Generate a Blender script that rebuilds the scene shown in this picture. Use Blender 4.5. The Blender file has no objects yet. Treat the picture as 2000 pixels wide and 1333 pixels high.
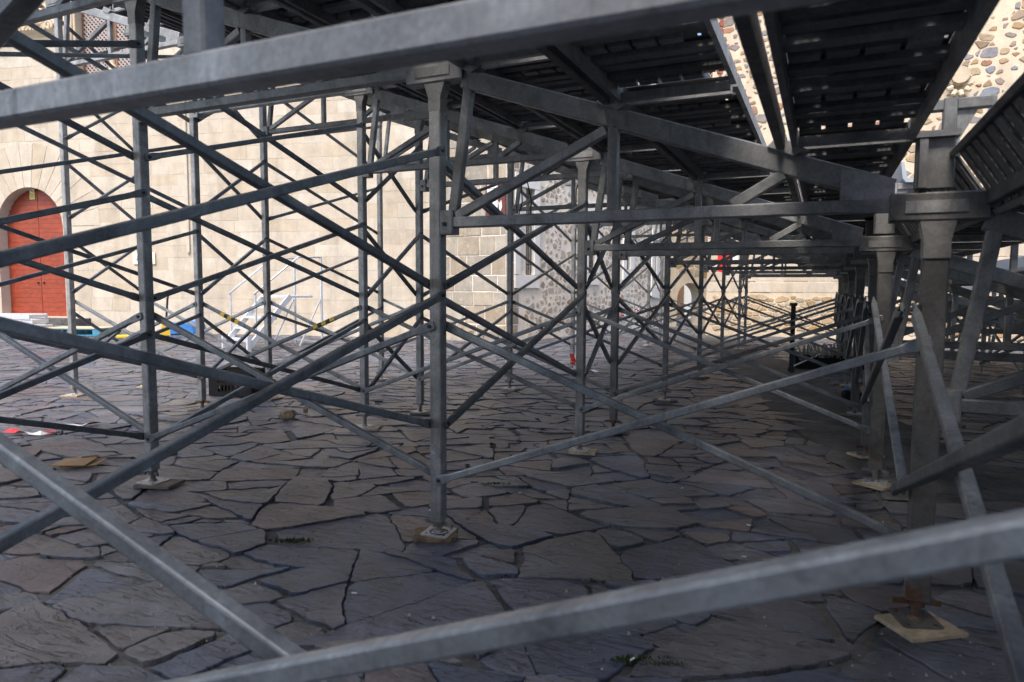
import bpy, math, random
from mathutils import Vector, Matrix, noise
from mathutils.geometry import tessellate_polygon

R = math.radians
rnd = random.Random(7)
S = bpy.context.scene
C = S.collection

# ------------------------------------------------------------------ camera
L = 2.4                                   # post spacing across the stand, metres
CAM = Vector((0.820 * L, -1.373 * L, 1.445))
F_PX, YAW, PITCH, ROLL = 1321.0, 0.42936, 0.0787, 0.0055
fw = Vector((-math.sin(YAW), math.cos(YAW), 0)); rt = Vector((math.cos(YAW), math.sin(YAW), 0)); up = Vector((0, 0, 1))
fw2 = fw * math.cos(PITCH) - up * math.sin(PITCH); up2 = up * math.cos(PITCH) + fw * math.sin(PITCH)
cr = rt * math.cos(ROLL) + up2 * math.sin(ROLL); cu = up2 * math.cos(ROLL) - rt * math.sin(ROLL)
cam = bpy.data.cameras.new('camera'); cam_o = bpy.data.objects.new('camera', cam); C.objects.link(cam_o)
cam_o.matrix_world = Matrix(((cr.x, cu.x, -fw2.x, CAM.x), (cr.y, cu.y, -fw2.y, CAM.y), (cr.z, cu.z, -fw2.z, CAM.z), (0, 0, 0, 1)))
cam.sensor_width = 36; cam.lens = F_PX * 36 / 2000; cam.clip_start = 0.05; cam.clip_end = 500
cam.dof.use_dof = True; cam.dof.focus_distance = 6.5; cam.dof.aperture_fstop = 3.5
S.camera = cam_o

# ------------------------------------------------------------------ light
SUN_EL, SUN_AZ = 56, 182                  # degrees; azimuth clockwise from +Y
w = bpy.data.worlds.new('World'); S.world = w; w.use_nodes = True
nt = w.node_tree
sky = nt.nodes.new('ShaderNodeTexSky'); sky.sky_type = 'NISHITA'; sky.sun_disc = False
sky.sun_elevation = R(SUN_EL); sky.sun_rotation = R(SUN_AZ); sky.dust_density = 3.0; sky.air_density = 1.0; sky.ozone_density = 1.0
bg = nt.nodes['Background']; nt.links.new(sky.outputs[0], bg.inputs[0]); bg.inputs[1].default_value = 0.14
sun = bpy.data.lights.new('sun', 'SUN'); sun.energy = 1.5; sun.angle = R(20); sun.color = (1.0, 0.95, 0.88)
sun_o = bpy.data.objects.new('sun', sun); C.objects.link(sun_o)
sd = Vector((math.sin(R(SUN_AZ)) * math.cos(R(SUN_EL)), math.cos(R(SUN_AZ)) * math.cos(R(SUN_EL)), math.sin(R(SUN_EL))))
sun_o.rotation_euler = sd.to_track_quat('Z', 'Y').to_euler()
vs = S.view_settings
vs.view_transform = 'Standard'; vs.look = 'None'; vs.exposure = 1.28; vs.gamma = 1.0; vs.use_curve_mapping = False
S.cycles.use_denoising = True
S.cycles.max_bounces = 8; S.cycles.diffuse_bounces = 4; S.cycles.glossy_bounces = 4

# ------------------------------------------------------------------ pixel helpers
def ray(px, py):
    return fw2 + cr * ((px - 1000) / F_PX) + cu * ((666.5 - py) / F_PX)
def gz(x, y):                              # the plaza falls gently away from the camera, then runs level
    return -0.0226 * max(-6.0, min(y, 6.5))
def gpt(px, py, up_=0.0):
    d = ray(px, py); t = 3.0
    for _ in range(60):
        p = CAM + d * t
        t += (gz(p.x, p.y) + up_ - p.z) / d.z * 0.7
    return CAM + d * t
def at(px, py, depth):                     # depth along the horizontal forward axis
    d = ray(px, py); return CAM + d * (depth / d.dot(fw))
def proj(p):
    d = Vector(p) - CAM; z = d.dot(fw2)
    if z < 0.05: return None
    return 1000 + F_PX * d.dot(cr) / z, 666.5 - F_PX * d.dot(cu) / z, z

# ------------------------------------------------------------------ materials
def new_mat(name):
    m = bpy.data.materials.new(name); m.use_nodes = True
    n = m.node_tree.nodes; l = m.node_tree.links
    return m, n, l, n['Principled BSDF']
def coords(n, l, scale=(1, 1, 1), rot=(0, 0, 0), kind='Object', rand=False):
    tc = n.new('ShaderNodeTexCoord'); mp = n.new('ShaderNodeMapping')
    mp.inputs['Scale'].default_value = scale; mp.inputs['Rotation'].default_value = rot
    l.new(tc.outputs[kind], mp.inputs['Vector'])
    if rand:
        oi = n.new('ShaderNodeObjectInfo'); mu = n.new('ShaderNodeMath'); mu.operation = 'MULTIPLY'; mu.inputs[1].default_value = 57.0
        l.new(oi.outputs['Random'], mu.inputs[0]); cb = n.new('ShaderNodeCombineXYZ')
        for i in range(3): l.new(mu.outputs[0], cb.inputs[i])
        l.new(cb.outputs[0], mp.inputs['Location'])
    return mp.outputs[0]
def noise_t(n, l, vec, scale, detail=4, rough=0.55, dist=0.0):
    t = n.new('ShaderNodeTexNoise'); t.inputs['Scale'].default_value = scale; t.inputs['Detail'].default_value = detail
    t.inputs['Roughness'].default_value = rough; t.inputs['Distortion'].default_value = dist; l.new(vec, t.inputs['Vector']); return t.outputs['Fac']
def ramp(n, l, fac, stops, interp='LINEAR'):
    r = n.new('ShaderNodeValToRGB'); r.color_ramp.interpolation = interp; e = r.color_ramp.elements
    while len(e) < len(stops): e.new(0.5)
    for k, (p, c) in enumerate(stops):
        e[k].position = p; e[k].color = (c, c, c, 1) if isinstance(c, (int, float)) else (*c, 1)
    l.new(fac, r.inputs[0]); return r.outputs[0]
def mix(n, l, a, b, fac, mode='MIX'):
    m = n.new('ShaderNodeMix'); m.data_type = 'RGBA'; m.blend_type = mode
    for s, v in ((m.inputs[6], a), (m.inputs[7], b), (m.inputs[0], fac)):
        if isinstance(v, (int, float)): s.default_value = v
        elif isinstance(v, tuple): s.default_value = (*v, 1)
        else: l.new(v, s)
    return m.outputs[2]
def math_n(n, l, op, a, b=None):
    m = n.new('ShaderNodeMath'); m.operation = op
    for s, v in ((m.inputs[0], a), (m.inputs[1], b)):
        if v is None: continue
        if isinstance(v, (int, float)): s.default_value = v
        else: l.new(v, s)
    return m.outputs[0]
def bump(n, l, p, h, strength=0.5, dist=0.01, prev=None):
    b = n.new('ShaderNodeBump'); b.inputs['Strength'].default_value = strength; b.inputs['Distance'].default_value = dist
    l.new(h, b.inputs['Height'])
    if prev: l.new(prev, b.inputs['Normal'])
    l.new(b.outputs[0], p.inputs['Normal']); return b.outputs[0]

def galv(name, dark=1.0, metal=0.55, rough=0.48, tint=(1, 1, 1), rust=0.0):
    m, n, l, p = new_mat(name)
    v = coords(n, l, rand=True)
    big = noise_t(n, l, v, 5.0, 7, 0.68, 0.8); fine = noise_t(n, l, v, 60, 3, 0.6)
    vo = n.new('ShaderNodeTexVoronoi'); vo.inputs['Scale'].default_value = 110; l.new(v, vo.inputs['Vector'])
    base = ramp(n, l, big, [(0.32, tuple(0.17 * dark * t for t in tint)), (0.47, tuple(0.27 * dark * t for t in tint)), (0.60, tuple(0.34 * dark * t for t in tint)), (0.72, tuple(0.47 * dark * t for t in tint))])
    sp = ramp(n, l, vo.outputs['Color'], [(0.0, 0.86), (1.0, 1.12)])
    base = mix(n, l, base, sp, 1.0, 'MULTIPLY')
    streak = noise_t(n, l, coords(n, l, (9, 9, 0.8), rand=True), 3.0, 4, 0.6)
    base = mix(n, l, base, (0.05, 0.047, 0.043), ramp(n, l, streak, [(0.58, 0.0), (0.80, 0.55)]))
    oi = n.new('ShaderNodeObjectInfo')
    base = mix(n, l, base, ramp(n, l, oi.outputs['Random'], [(0.0, 0.62), (1.0, 1.22)]), 1.0, 'MULTIPLY')
    if rust > 0:
        rn = noise_t(n, l, v, 9, 5, 0.65)
        base = mix(n, l, base, (0.12, 0.05, 0.022), ramp(n, l, rn, [(0.62 - 0.3 * rust, 0.0), (0.72 - 0.2 * rust, 0.85)]))
    l.new(base, p.inputs['Base Color'])
    p.inputs['Metallic'].default_value = metal
    l.new(ramp(n, l, fine, [(0.3, rough - 0.1), (0.7, rough + 0.14)]), p.inputs['Roughness'])
    bump(n, l, p, fine, 0.12, 0.002)
    return m
def plain(name, col, rough=0.6, metal=0.0, var=0.25, scale=12.0, bmp=0.15):
    m, n, l, p = new_mat(name)
    v = coords(n, l, rand=True); f = noise_t(n, l, v, scale, 5, 0.6)
    l.new(ramp(n, l, f, [(0.25, tuple(c * (1 - var) for c in col)), (0.75, tuple(min(1, c * (1 + var)) for c in col))]), p.inputs['Base Color'])
    p.inputs['Roughness'].default_value = rough; p.inputs['Metallic'].default_value = metal
    bump(n, l, p, f, bmp, 0.004); return m
def stone(name, cols, rough=0.85, grain=30.0, bmp=0.6, dist=0.006, speck=None, spread=0.35):
    """stone whose tone per piece comes from the face attribute 'tint'"""
    m, n, l, p = new_mat(name)
    v = coords(n, l); a = n.new('ShaderNodeAttribute'); a.attribute_name = 'tint'
    k = len(cols)
    base = ramp(n, l, a.outputs['Fac'], [(i / max(1, k - 1), c) for i, c in enumerate(cols)])
    f = noise_t(n, l, v, grain, 6, 0.65); b = noise_t(n, l, v, 3.0, 5, 0.6)
    base = mix(n, l, base, ramp(n, l, f, [(0.3, 1 - spread), (0.7, 1 + spread * 0.6)]), 1.0, 'MULTIPLY')
    base = mix(n, l, base, ramp(n, l, b, [(0.3, 1 - spread * 0.8), (0.7, 1 + spread * 0.4)]), 1.0, 'MULTIPLY')
    cst = noise_t(n, l, coords(n, l, (1.6, 1.6, 0.4)), 0.9, 6, 0.65)
    base = mix(n, l, base, ramp(n, l, cst, [(0.32, 0.80), (0.5, 1.02), (0.7, 1.10)]), 1.0, 'MULTIPLY')
    if speck:
        s = noise_t(n, l, v, 7, 6, 0.7); base = mix(n, l, base, speck, ramp(n, l, s, [(0.56, 0.0), (0.66, 0.75)]))
    l.new(base, p.inputs['Base Color']); p.inputs['Roughness'].default_value = rough
    b1 = bump(n, l, p, b, bmp * 0.7, dist * 4); bump(n, l, p, f, bmp, dist, b1)
    return m

M = {}
M['galv'] = galv('galvanised_steel', 1.05, 0.5, 0.5, (1.0, 0.99, 0.96))
M['shadepost'] = galv('shaded_stained_post_steel', 0.66, 0.45, 0.58, (1.0, 0.96, 0.90), 0.12)  # right-row steel: rust stain, plus shade put into a darker tone
M['brace'] = galv('galvanised_brace_steel', 0.9, 0.6, 0.46, (0.95, 1.0, 1.03))
M['deck'] = galv('dirty_deck_steel', 0.62, 0.4, 0.6, (1.0, 0.98, 0.95))
M['jack'] = galv('jack_steel', 0.8, 0.5, 0.5, (1, 0.95, 0.9), 0.35)
M['rusty'] = galv('rusty_jack_steel', 0.6, 0.4, 0.6, (1, 0.9, 0.8), 0.9)
M['plate'] = plain('pale_base_plate_zinc', (0.46, 0.46, 0.45), 0.45, 0.2, 0.3, 25)
M['alu'] = plain('pale_aluminium', (0.60, 0.62, 0.65), 0.45, 0.25, 0.12)
M['bolt'] = plain('dark_bolt_steel', (0.045, 0.045, 0.05), 0.5, 0.6)
M['ply'] = plain('plywood', (0.40, 0.32, 0.22), 0.75, 0, 0.4, 16)
M['oldply'] = plain('weathered_board', (0.17, 0.135, 0.105), 0.8, 0, 0.35, 14)
M['oldwood'] = plain('brown_timber', (0.19, 0.125, 0.075), 0.8, 0, 0.6, 14, 0.6)
M['card'] = plain('cardboard', (0.33, 0.215, 0.115), 0.85, 0, 0.12, 20)
M['black'] = plain('black_plastic', (0.007, 0.007, 0.008), 0.65, 0, 0.2)
M['black'].node_tree.nodes['Principled BSDF'].inputs['Specular IOR Level'].default_value = 0.2
M['blackiron'] = plain('black_painted_iron', (0.025, 0.026, 0.03), 0.45, 0.3, 0.2)
M['red'] = plain('red_plastic_film', (0.62, 0.03, 0.025), 0.4, 0, 0.1)
M['white'] = plain('white_plastic_film', (0.80, 0.80, 0.80), 0.4, 0, 0.06)
M['paper'] = plain('white_paper', (0.80, 0.80, 0.79), 0.7, 0, 0.05)
M['yellow'] = plain('yellow_paint', (0.72, 0.47, 0.04), 0.45, 0, 0.15)
M['signyellow'] = plain('yellow_sign', (0.62, 0.55, 0.15), 0.5, 0, 0.06)
M['signcream'] = plain('cream_sign', (0.80, 0.76, 0.56), 0.5, 0, 0.04)
M['ink'] = plain('black_print', (0.012, 0.012, 0.012), 0.5)
M['blue'] = plain('blue_plastic', (0.03, 0.17, 0.48), 0.45, 0, 0.2)
M['palletblue'] = plain('blue_pallet_paint', (0.05, 0.24, 0.36), 0.6, 0, 0.3)
M['palletwood'] = plain('pale_pallet_wood', (0.52, 0.44, 0.31), 0.75, 0, 0.15)
M['doorred'] = plain('red_varnished_wood', (0.28, 0.047, 0.02), 0.42, 0, 0.3, 6)
M['maroon'] = plain('maroon_wood', (0.13, 0.03, 0.025), 0.5, 0, 0.25)
M['lattice'] = plain('brown_lattice_wood', (0.24, 0.105, 0.05), 0.6, 0, 0.3)
M['latticepale'] = plain('faded_lattice_wood', (0.36, 0.30, 0.28), 0.7, 0, 0.25)
M['glassdark'] = plain('dark_window_glass', (0.02, 0.022, 0.028), 0.12, 0, 0.1, 3, 0.0)
M['plaster'] = plain('white_lime_plaster', (0.80, 0.78, 0.74), 0.85, 0, 0.08, 4, 0.3)
M['iron'] = plain('grey_window_iron', (0.10, 0.095, 0.10), 0.55, 0.4, 0.3)
M['shutter'] = plain('old_brown_shutter', (0.21, 0.12, 0.06), 0.7, 0, 0.4, 16)
M['tile'] = plain('red_roof_tile', (0.30, 0.09, 0.045), 0.8, 0, 0.35, 18)
M['moss'] = plain('green_moss', (0.045, 0.062, 0.018), 0.95, 0, 0.5, 40, 0.8)
M['rubber'] = plain('black_rubber', (0.012, 0.012, 0.012), 0.6)
M['greycloth'] = plain('grey_slat_plastic', (0.20, 0.195, 0.19), 0.7, 0, 0.3)
M['ashlar'] = stone('ashlar_sandstone', [(0.47, 0.395, 0.30), (0.56, 0.49, 0.395), (0.52, 0.44, 0.34), (0.58, 0.515, 0.425), (0.50, 0.41, 0.30), (0.57, 0.50, 0.41)], 0.9, 45, 0.4, 0.004, (0.47, 0.40, 0.31), 0.18)
M['mortar_a'] = stone('pale_joint_mortar', [(0.54, 0.475, 0.385)] * 2, 0.95, 30, 0.4, 0.003, None, 0.1)
M['granite'] = stone('grey_granite', [(0.34, 0.27, 0.19), (0.42, 0.36, 0.28), (0.30, 0.265, 0.22), (0.45, 0.40, 0.33)], 0.9, 60, 0.6, 0.006, (0.50, 0.46, 0.40), 0.3)
M['mortar_w'] = stone('white_lime_mortar', [(0.80, 0.735, 0.64)] * 2, 0.95, 22, 0.6, 0.006, None, 0.16)
M['mortar_c'] = stone('cream_lime_mortar', [(0.60, 0.495, 0.365)] * 2, 0.95, 22, 0.6, 0.006, None, 0.16)
M['rubble'] = stone('rubble_fieldstone', [(0.18, 0.14, 0.115), (0.42, 0.27, 0.14), (0.25, 0.24, 0.25), (0.34, 0.18, 0.11), (0.47, 0.35, 0.21), (0.30, 0.24, 0.19), (0.21, 0.24, 0.28)], 0.9, 35, 0.8, 0.008, None, 0.35)
M['limerubble'] = stone('limewashed_rubble_stone', [(0.38, 0.30, 0.23), (0.54, 0.44, 0.33), (0.46, 0.42, 0.37), (0.44, 0.31, 0.22), (0.58, 0.48, 0.36), (0.64, 0.57, 0.47), (0.33, 0.27, 0.21)], 0.9, 35, 0.8, 0.008, (0.66, 0.62, 0.57), 0.3)
M['warmrubble'] = stone('warm_rubble_stone', [(0.42, 0.32, 0.21), (0.52, 0.42, 0.29), (0.40, 0.24, 0.10), (0.50, 0.43, 0.33), (0.33, 0.26, 0.19)], 0.9, 35, 0.8, 0.008, None, 0.3)
M['carved'] = stone('carved_limestone', [(0.56, 0.46, 0.33)] * 2, 0.9, 30, 0.5, 0.006, None, 0.2)
M['rawstone'] = stone('broken_brick_stone', [(0.40, 0.30, 0.19)] * 2, 0.95, 30, 1.0, 0.012, (0.16, 0.08, 0.04), 0.5)

def flag_mat():
    m, n, l, p = new_mat('slate_flagstone')
    a = n.new('ShaderNodeAttribute'); a.attribute_name = 'tint'
    base = ramp(n, l, a.outputs['Fac'], [(0.0, (0.052, 0.072, 0.122)), (0.16, (0.098, 0.118, 0.165)), (0.34, (0.145, 0.142, 0.172)),
                                         (0.5, (0.116, 0.128, 0.155)), (0.66, (0.132, 0.102, 0.106)), (0.78, (0.066, 0.082, 0.120)), (0.9, (0.162, 0.155, 0.160)), (1.0, (0.122, 0.112, 0.114))])
    g = R(24.6 - 8)
    v = coords(n, l); vs_ = coords(n, l, (1.0, 1.7, 1.0), (0, 0, -g))
    f1 = noise_t(n, l, vs_, 8.0, 9, 0.72, 0.9); f2 = noise_t(n, l, v, 2.2, 5, 0.6); f3 = noise_t(n, l, v, 70, 4, 0.7)
    base = mix(n, l, base, ramp(n, l, f1, [(0.30, 0.56), (0.5, 1.0), (0.70, 1.42)]), 1.0, 'MULTIPLY')
    base = mix(n, l, base, ramp(n, l, f2, [(0.3, 0.62), (0.7, 1.36)]), 1.0, 'MULTIPLY')
    base = mix(n, l, base, ramp(n, l, f3, [(0.3, 0.82), (0.7, 1.15)]), 1.0, 'MULTIPLY')
    rs = noise_t(n, l, v, 1.3, 4, 0.6); base = mix(n, l, base, (0.14, 0.075, 0.045), ramp(n, l, rs, [(0.68, 0.0), (0.82, 0.45)]))
    # pale dust
    du = noise_t(n, l, v, 0.9, 6, 0.7); base = mix(n, l, base, (0.17, 0.16, 0.15), ramp(n, l, du, [(0.5, 0.0), (0.8, 0.22)]))
    ck = noise_t(n, l, coords(n, l, (1.0, 5.5, 1.0), (0, 0, -g)), 1.9, 5, 0.62, 1.6)
    ab = math_n(n, l, 'ABSOLUTE', math_n(n, l, 'SUBTRACT', ck, 0.5)); ln_ = ramp(n, l, ab, [(0.004, 1.0), (0.012, 0.0)])
    mk = ramp(n, l, noise_t(n, l, v, 2.6, 3, 0.5), [(0.40, 0.0), (0.50, 1.0)]); crack_shade = math_n(n, l, 'MULTIPLY', ln_, mk)
    base = mix(n, l, base, (0.022, 0.020, 0.019), crack_shade)  # dark crack lines that also paint in the shadows of cleft edges
    l.new(base, p.inputs['Base Color'])
    p.inputs['Specular IOR Level'].default_value = 0.65
    l.new(ramp(n, l, f1, [(0.3, 0.26), (0.7, 0.48)]), p.inputs['Roughness'])
    # cleft layers: the noise is cut into steps so every layer ends in a small cliff
    st = n.new('ShaderNodeMath'); st.operation = 'SNAP'; st.inputs[1].default_value = 0.085
    fs = noise_t(n, l, vs_, 2.6, 6, 0.6, 1.1); l.new(fs, st.inputs[0])
    bc = bump(n, l, p, math_n(n, l, 'SUBTRACT', 1.0, crack_shade), 0.8, 0.02); b0 = bump(n, l, p, st.outputs[0], 1.0, 0.10, bc); b1 = bump(n, l, p, f1, 0.8, 0.034, b0); bump(n, l, p, f3, 0.35, 0.003, b1)
    return m
M['flag'] = flag_mat()
def joint_mat():
    m, n, l, p = new_mat('earth_and_mortar_joint')
    v = coords(n, l); a = noise_t(n, l, v, 2.0, 6, 0.6); b = noise_t(n, l, v, 26, 6, 0.7)
    base = ramp(n, l, a, [(0.32, (0.045, 0.042, 0.040)), (0.42, (0.115, 0.112, 0.108)), (0.72, (0.17, 0.165, 0.16))])
    base = mix(n, l, base, ramp(n, l, b, [(0.3, 0.55), (0.7, 1.25)]), 1.0, 'MULTIPLY')
    g = noise_t(n, l, v, 1.1, 5, 0.7); base = mix(n, l, base, (0.05, 0.06, 0.02), ramp(n, l, g, [(0.62, 0.0), (0.7, 0.7)]))
    l.new(base, p.inputs['Base Color']); p.inputs['Roughness'].default_value = 0.95
    bump(n, l, p, b, 0.9, 0.02); return m
M['joint'] = joint_mat()
def conc_mat():
    m, n, l, p = new_mat('worn_concrete')
    v = coords(n, l); a = noise_t(n, l, v, 0.8, 6, 0.65); b = noise_t(n, l, v, 40, 5, 0.7)
    base = ramp(n, l, a, [(0.3, (0.085, 0.083, 0.082)), (0.7, (0.135, 0.128, 0.12))])
    base = mix(n, l, base, ramp(n, l, b, [(0.3, 0.8), (0.7, 1.15)]), 1.0, 'MULTIPLY')
    ck = noise_t(n, l, v, 0.9, 5, 0.6, 1.2); cr_ = ramp(n, l, math_n(n, l, 'ABSOLUTE', math_n(n, l, 'SUBTRACT', ck, 0.5)), [(0.002, 1.0), (0.009, 0.0)])
    base = mix(n, l, base, (0.02, 0.02, 0.02), cr_); pt = noise_t(n, l, v, 2.4, 5, 0.7)
    base = mix(n, l, base, ramp(n, l, pt, [(0.4, 0.7), (0.6, 1.3)]), 1.0, 'MULTIPLY')
    l.new(base, p.inputs['Base Color']); p.inputs['Roughness'].default_value = 0.8
    bump(n, l, p, b, 0.5, 0.006); return m
M['conc'] = conc_mat()

# ------------------------------------------------------------------ mesh helpers
class MB:
    def __init__(s): s.v = []; s.f = []; s.t = []
    def add(s, vs_, fs, tint=None):
        o = len(s.v); s.v += [tuple(q) for q in vs_]; s.f += [tuple(i + o for i in f) for f in fs]
        s.t += [0.5 if tint is None else tint] * len(fs)
    def box(s, c, d, ch=0.0, rot=None, tint=None):
        cx, cy, cz = c; x, y, z = d[0] / 2, d[1] / 2, d[2] / 2
        if ch <= 0:
            P = [(-x, -y, -z), (x, -y, -z), (x, y, -z), (-x, y, -z), (-x, -y, z), (x, -y, z), (x, y, z), (-x, y, z)]
            Fq = [(0, 3, 2, 1), (4, 5, 6, 7), (0, 1, 5, 4), (1, 2, 6, 5), (2, 3, 7, 6), (3, 0, 4, 7)]
        else:
            a = ch
            P = [(-x + a, -y, 0), (x - a, -y, 0), (x, -y + a, 0), (x, y - a, 0), (x - a, y, 0), (-x + a, y, 0), (-x, y - a, 0), (-x, -y + a, 0)]
            P = [(p[0], p[1], -z) for p in P] + [(p[0], p[1], z) for p in P]
            Fq = [tuple(range(7, -1, -1)), tuple(range(8, 16))] + [(i, (i + 1) % 8, (i + 1) % 8 + 8, i + 8) for i in range(8)]
        Q = [Vector(p) for p in P]
        if rot is not None: Q = [rot @ q for q in Q]
        s.add([(q.x + cx, q.y + cy, q.z + cz) for q in Q], Fq, tint)
    def beam(s, p0, p1, w_, h_, side=Vector((0, 0, 1)), ch=0.004):
        """rectangular tube; h_ is measured along 'side', w_ across it"""
        p0, p1 = Vector(p0), Vector(p1); d = (p1 - p0); ln = d.length; d.normalize()
        a = side - d * side.dot(d)
        if a.length < 1e-4: a = Vector((1, 0, 0)) - d * d.x
        a.normalize(); b = d.cross(a)
        rot = Matrix((b, a, d)).transposed()
        s.box((p0 + p1) / 2, (w_, h_, ln), ch, rot)
    def cyl(s, p0, p1, r0, r1=None, n=10, cap=True):
        r1 = r0 if r1 is None else r1
        p0, p1 = Vector(p0), Vector(p1); d = (p1 - p0).normalized()
        a = d.orthogonal().normalized(); b = d.cross(a); vs_ = []
        for p, r in ((p0, r0), (p1, r1)):
            for i in range(n):
                t = 2 * math.pi * i / n; vs_.append(p + a * (r * math.cos(t)) + b * (r * math.sin(t)))
        fs = [(i, (i + 1) % n, (i + 1) % n + n, i + n) for i in range(n)]
        if cap: fs += [tuple(range(n - 1, -1, -1)), tuple(range(n, 2 * n))]
        s.add(vs_, fs)
    def tube(s, pts, r, n=6):
        pts = [Vector(p) for p in pts]; rings = []; pa = None
        for k, p in enumerate(pts):
            d = (pts[min(k + 1, len(pts) - 1)] - pts[max(k - 1, 0)]).normalized()
            a = d.orthogonal() if pa is None else pa - d * pa.dot(d)
            if a.length < 1e-5: a = d.orthogonal()
            a.normalize(); pa = a; b = d.cross(a)
            rings.append([p + a * (r * math.cos(2 * math.pi * i / n)) + b * (r * math.sin(2 * math.pi * i / n)) for i in range(n)])
        vs_ = [q for rg in rings for q in rg]; fs = []
        for k in range(len(pts) - 1):
            for i in range(n): fs.append((k * n + i, k * n + (i + 1) % n, (k + 1) * n + (i + 1) % n, (k + 1) * n + i))
        fs += [tuple(range(n - 1, -1, -1)), tuple(range((len(pts) - 1) * n, len(pts) * n))]
        s.add(vs_, fs)
    def prism(s, poly, y0, y1, tint=None):
        """polygon in (x,z) pushed along y"""
        n = len(poly); vs_ = [(p[0], y0, p[1]) for p in poly] + [(p[0], y1, p[1]) for p in poly]
        s.add(vs_, [tuple(range(n)), tuple(range(2 * n - 1, n - 1, -1))] + [(i, i + n, (i + 1) % n + n, (i + 1) % n) for i in range(n)], tint)
    def mesh(s, name):
        me = bpy.data.meshes.new(name); me.from_pydata(s.v, [], s.f)
        at_ = me.attributes.new('tint', 'FLOAT', 'FACE'); at_.data.foreach_set('value', s.t)
        me.update(); return me
    def build(s, name, mat, parent=None, smooth=False, loc=None):
        me = s.mesh(name); me.materials.append(M[mat] if isinstance(mat, str) else mat)
        if smooth: me.polygons.foreach_set('use_smooth', [True] * len(me.polygons))
        return link(name, me, parent, loc)
def link(name, data, parent=None, loc=None):
    o = bpy.data.objects.new(name, data); C.objects.link(o)
    if parent: o.parent = parent
    if loc is not None: o.location = loc
    return o
def tag(o, label=None, cat=None, group=None, kind=None):
    if label: o['label'] = label
    if cat: o['category'] = cat
    if group: o['group'] = group
    if kind: o['kind'] = kind
    return o
def empty(name, loc=(0, 0, 0), rz=0.0):
    o = bpy.data.objects.new(name, None); C.objects.link(o); o.location = loc; o.rotation_euler = (0, 0, rz); o.empty_display_size = 0.2
    return o
ORD = ['zeroth', 'first', 'second', 'third', 'fourth', 'fifth', 'sixth', 'seventh', 'eighth', 'ninth', 'tenth', 'eleventh']

# ------------------------------------------------------------------ broken polygon patterns
def clip(poly, nx, ny, c):
    out = []
    for i in range(len(poly)):
        a = poly[i]; b = poly[(i + 1) % len(poly)]
        da = a[0] * nx + a[1] * ny - c; db = b[0] * nx + b[1] * ny - c
        if da <= 0: out.append(a)
        if (da < 0 < db) or (db < 0 < da):
            t = da / (da - db); out.append((a[0] + (b[0] - a[0]) * t, a[1] + (b[1] - a[1]) * t))
    return out
def voronoi(pts, wts, cell, lim):
    grid = {}
    for i, p in enumerate(pts): grid.setdefault((int(p[0] // cell), int(p[1] // cell)), []).append(i)
    res = []
    for i, p in enumerate(pts):
        poly = [(p[0] - lim, p[1] - lim), (p[0] + lim, p[1] - lim), (p[0] + lim, p[1] + lim), (p[0] - lim, p[1] + lim)]
        gx, gy = int(p[0] // cell), int(p[1] // cell); nb = []
        for a in range(-2, 3):
            for b in range(-2, 3): nb += grid.get((gx + a, gy + b), [])
        nb.sort(key=lambda j: (pts[j][0] - p[0]) ** 2 + (pts[j][1] - p[1]) ** 2)
        for j in nb[1:26]:
            dx, dy = pts[j][0] - p[0], pts[j][1] - p[1]; d2 = dx * dx + dy * dy; d = math.sqrt(d2)
            c = (d2 + wts[i] - wts[j]) / (2 * d)
            poly = clip(poly, dx / d, dy / d, p[0] * dx / d + p[1] * dy / d + c)
            if len(poly) < 3: break
        res.append(poly)
    return res
def area(poly):
    return 0.5 * sum(poly[i][0] * poly[(i + 1) % len(poly)][1] - poly[(i + 1) % len(poly)][0] * poly[i][1] for i in range(len(poly)))
def centroid(poly):
    return sum(p[0] for p in poly) / len(poly), sum(p[1] for p in poly) / len(poly)
def inset(poly, d):
    out = poly[:]
    for i in range(len(poly)):
        a = poly[i]; b = poly[(i + 1) % len(poly)]; ex, ey = b[0] - a[0], b[1] - a[1]; ln = math.hypot(ex, ey)
        if ln < 1e-6: continue
        nx, ny = ey / ln, -ex / ln                # outward for counter-clockwise
        dd = d() if callable(d) else d
        out = clip(out, nx, ny, nx * a[0] + ny * a[1] - dd)
        if len(out) < 3: return []
    return out
def roughen(poly, step, amp, low=0.0, lowscale=3.0, fr=9.0):
    out = []
    for i in range(len(poly)):
        a = poly[i]; b = poly[(i + 1) % len(poly)]; ln = math.hypot(b[0] - a[0], b[1] - a[1]); k = max(1, int(ln / step))
        for j in range(k):
            t = j / k; x, y = a[0] + (b[0] - a[0]) * t, a[1] + (b[1] - a[1]) * t
            q = noise.noise_vector(Vector((x * fr, y * fr, 0.3))); q2 = noise.noise_vector(Vector((x * lowscale, y * lowscale, 7.3)))
            out.append((x + q.x * amp + q2.x * low, y + q.y * amp + q2.y * low))
    return out
def rounded(poly, k=0.25):
    out = []
    n = len(poly)
    for i in range(n):
        a, b, c = poly[i - 1], poly[i], poly[(i + 1) % n]
        out.append((b[0] + (a[0] - b[0]) * k, b[1] + (a[1] - b[1]) * k)); out.append((b[0] + (c[0] - b[0]) * k, b[1] + (c[1] - b[1]) * k))
    return out
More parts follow.
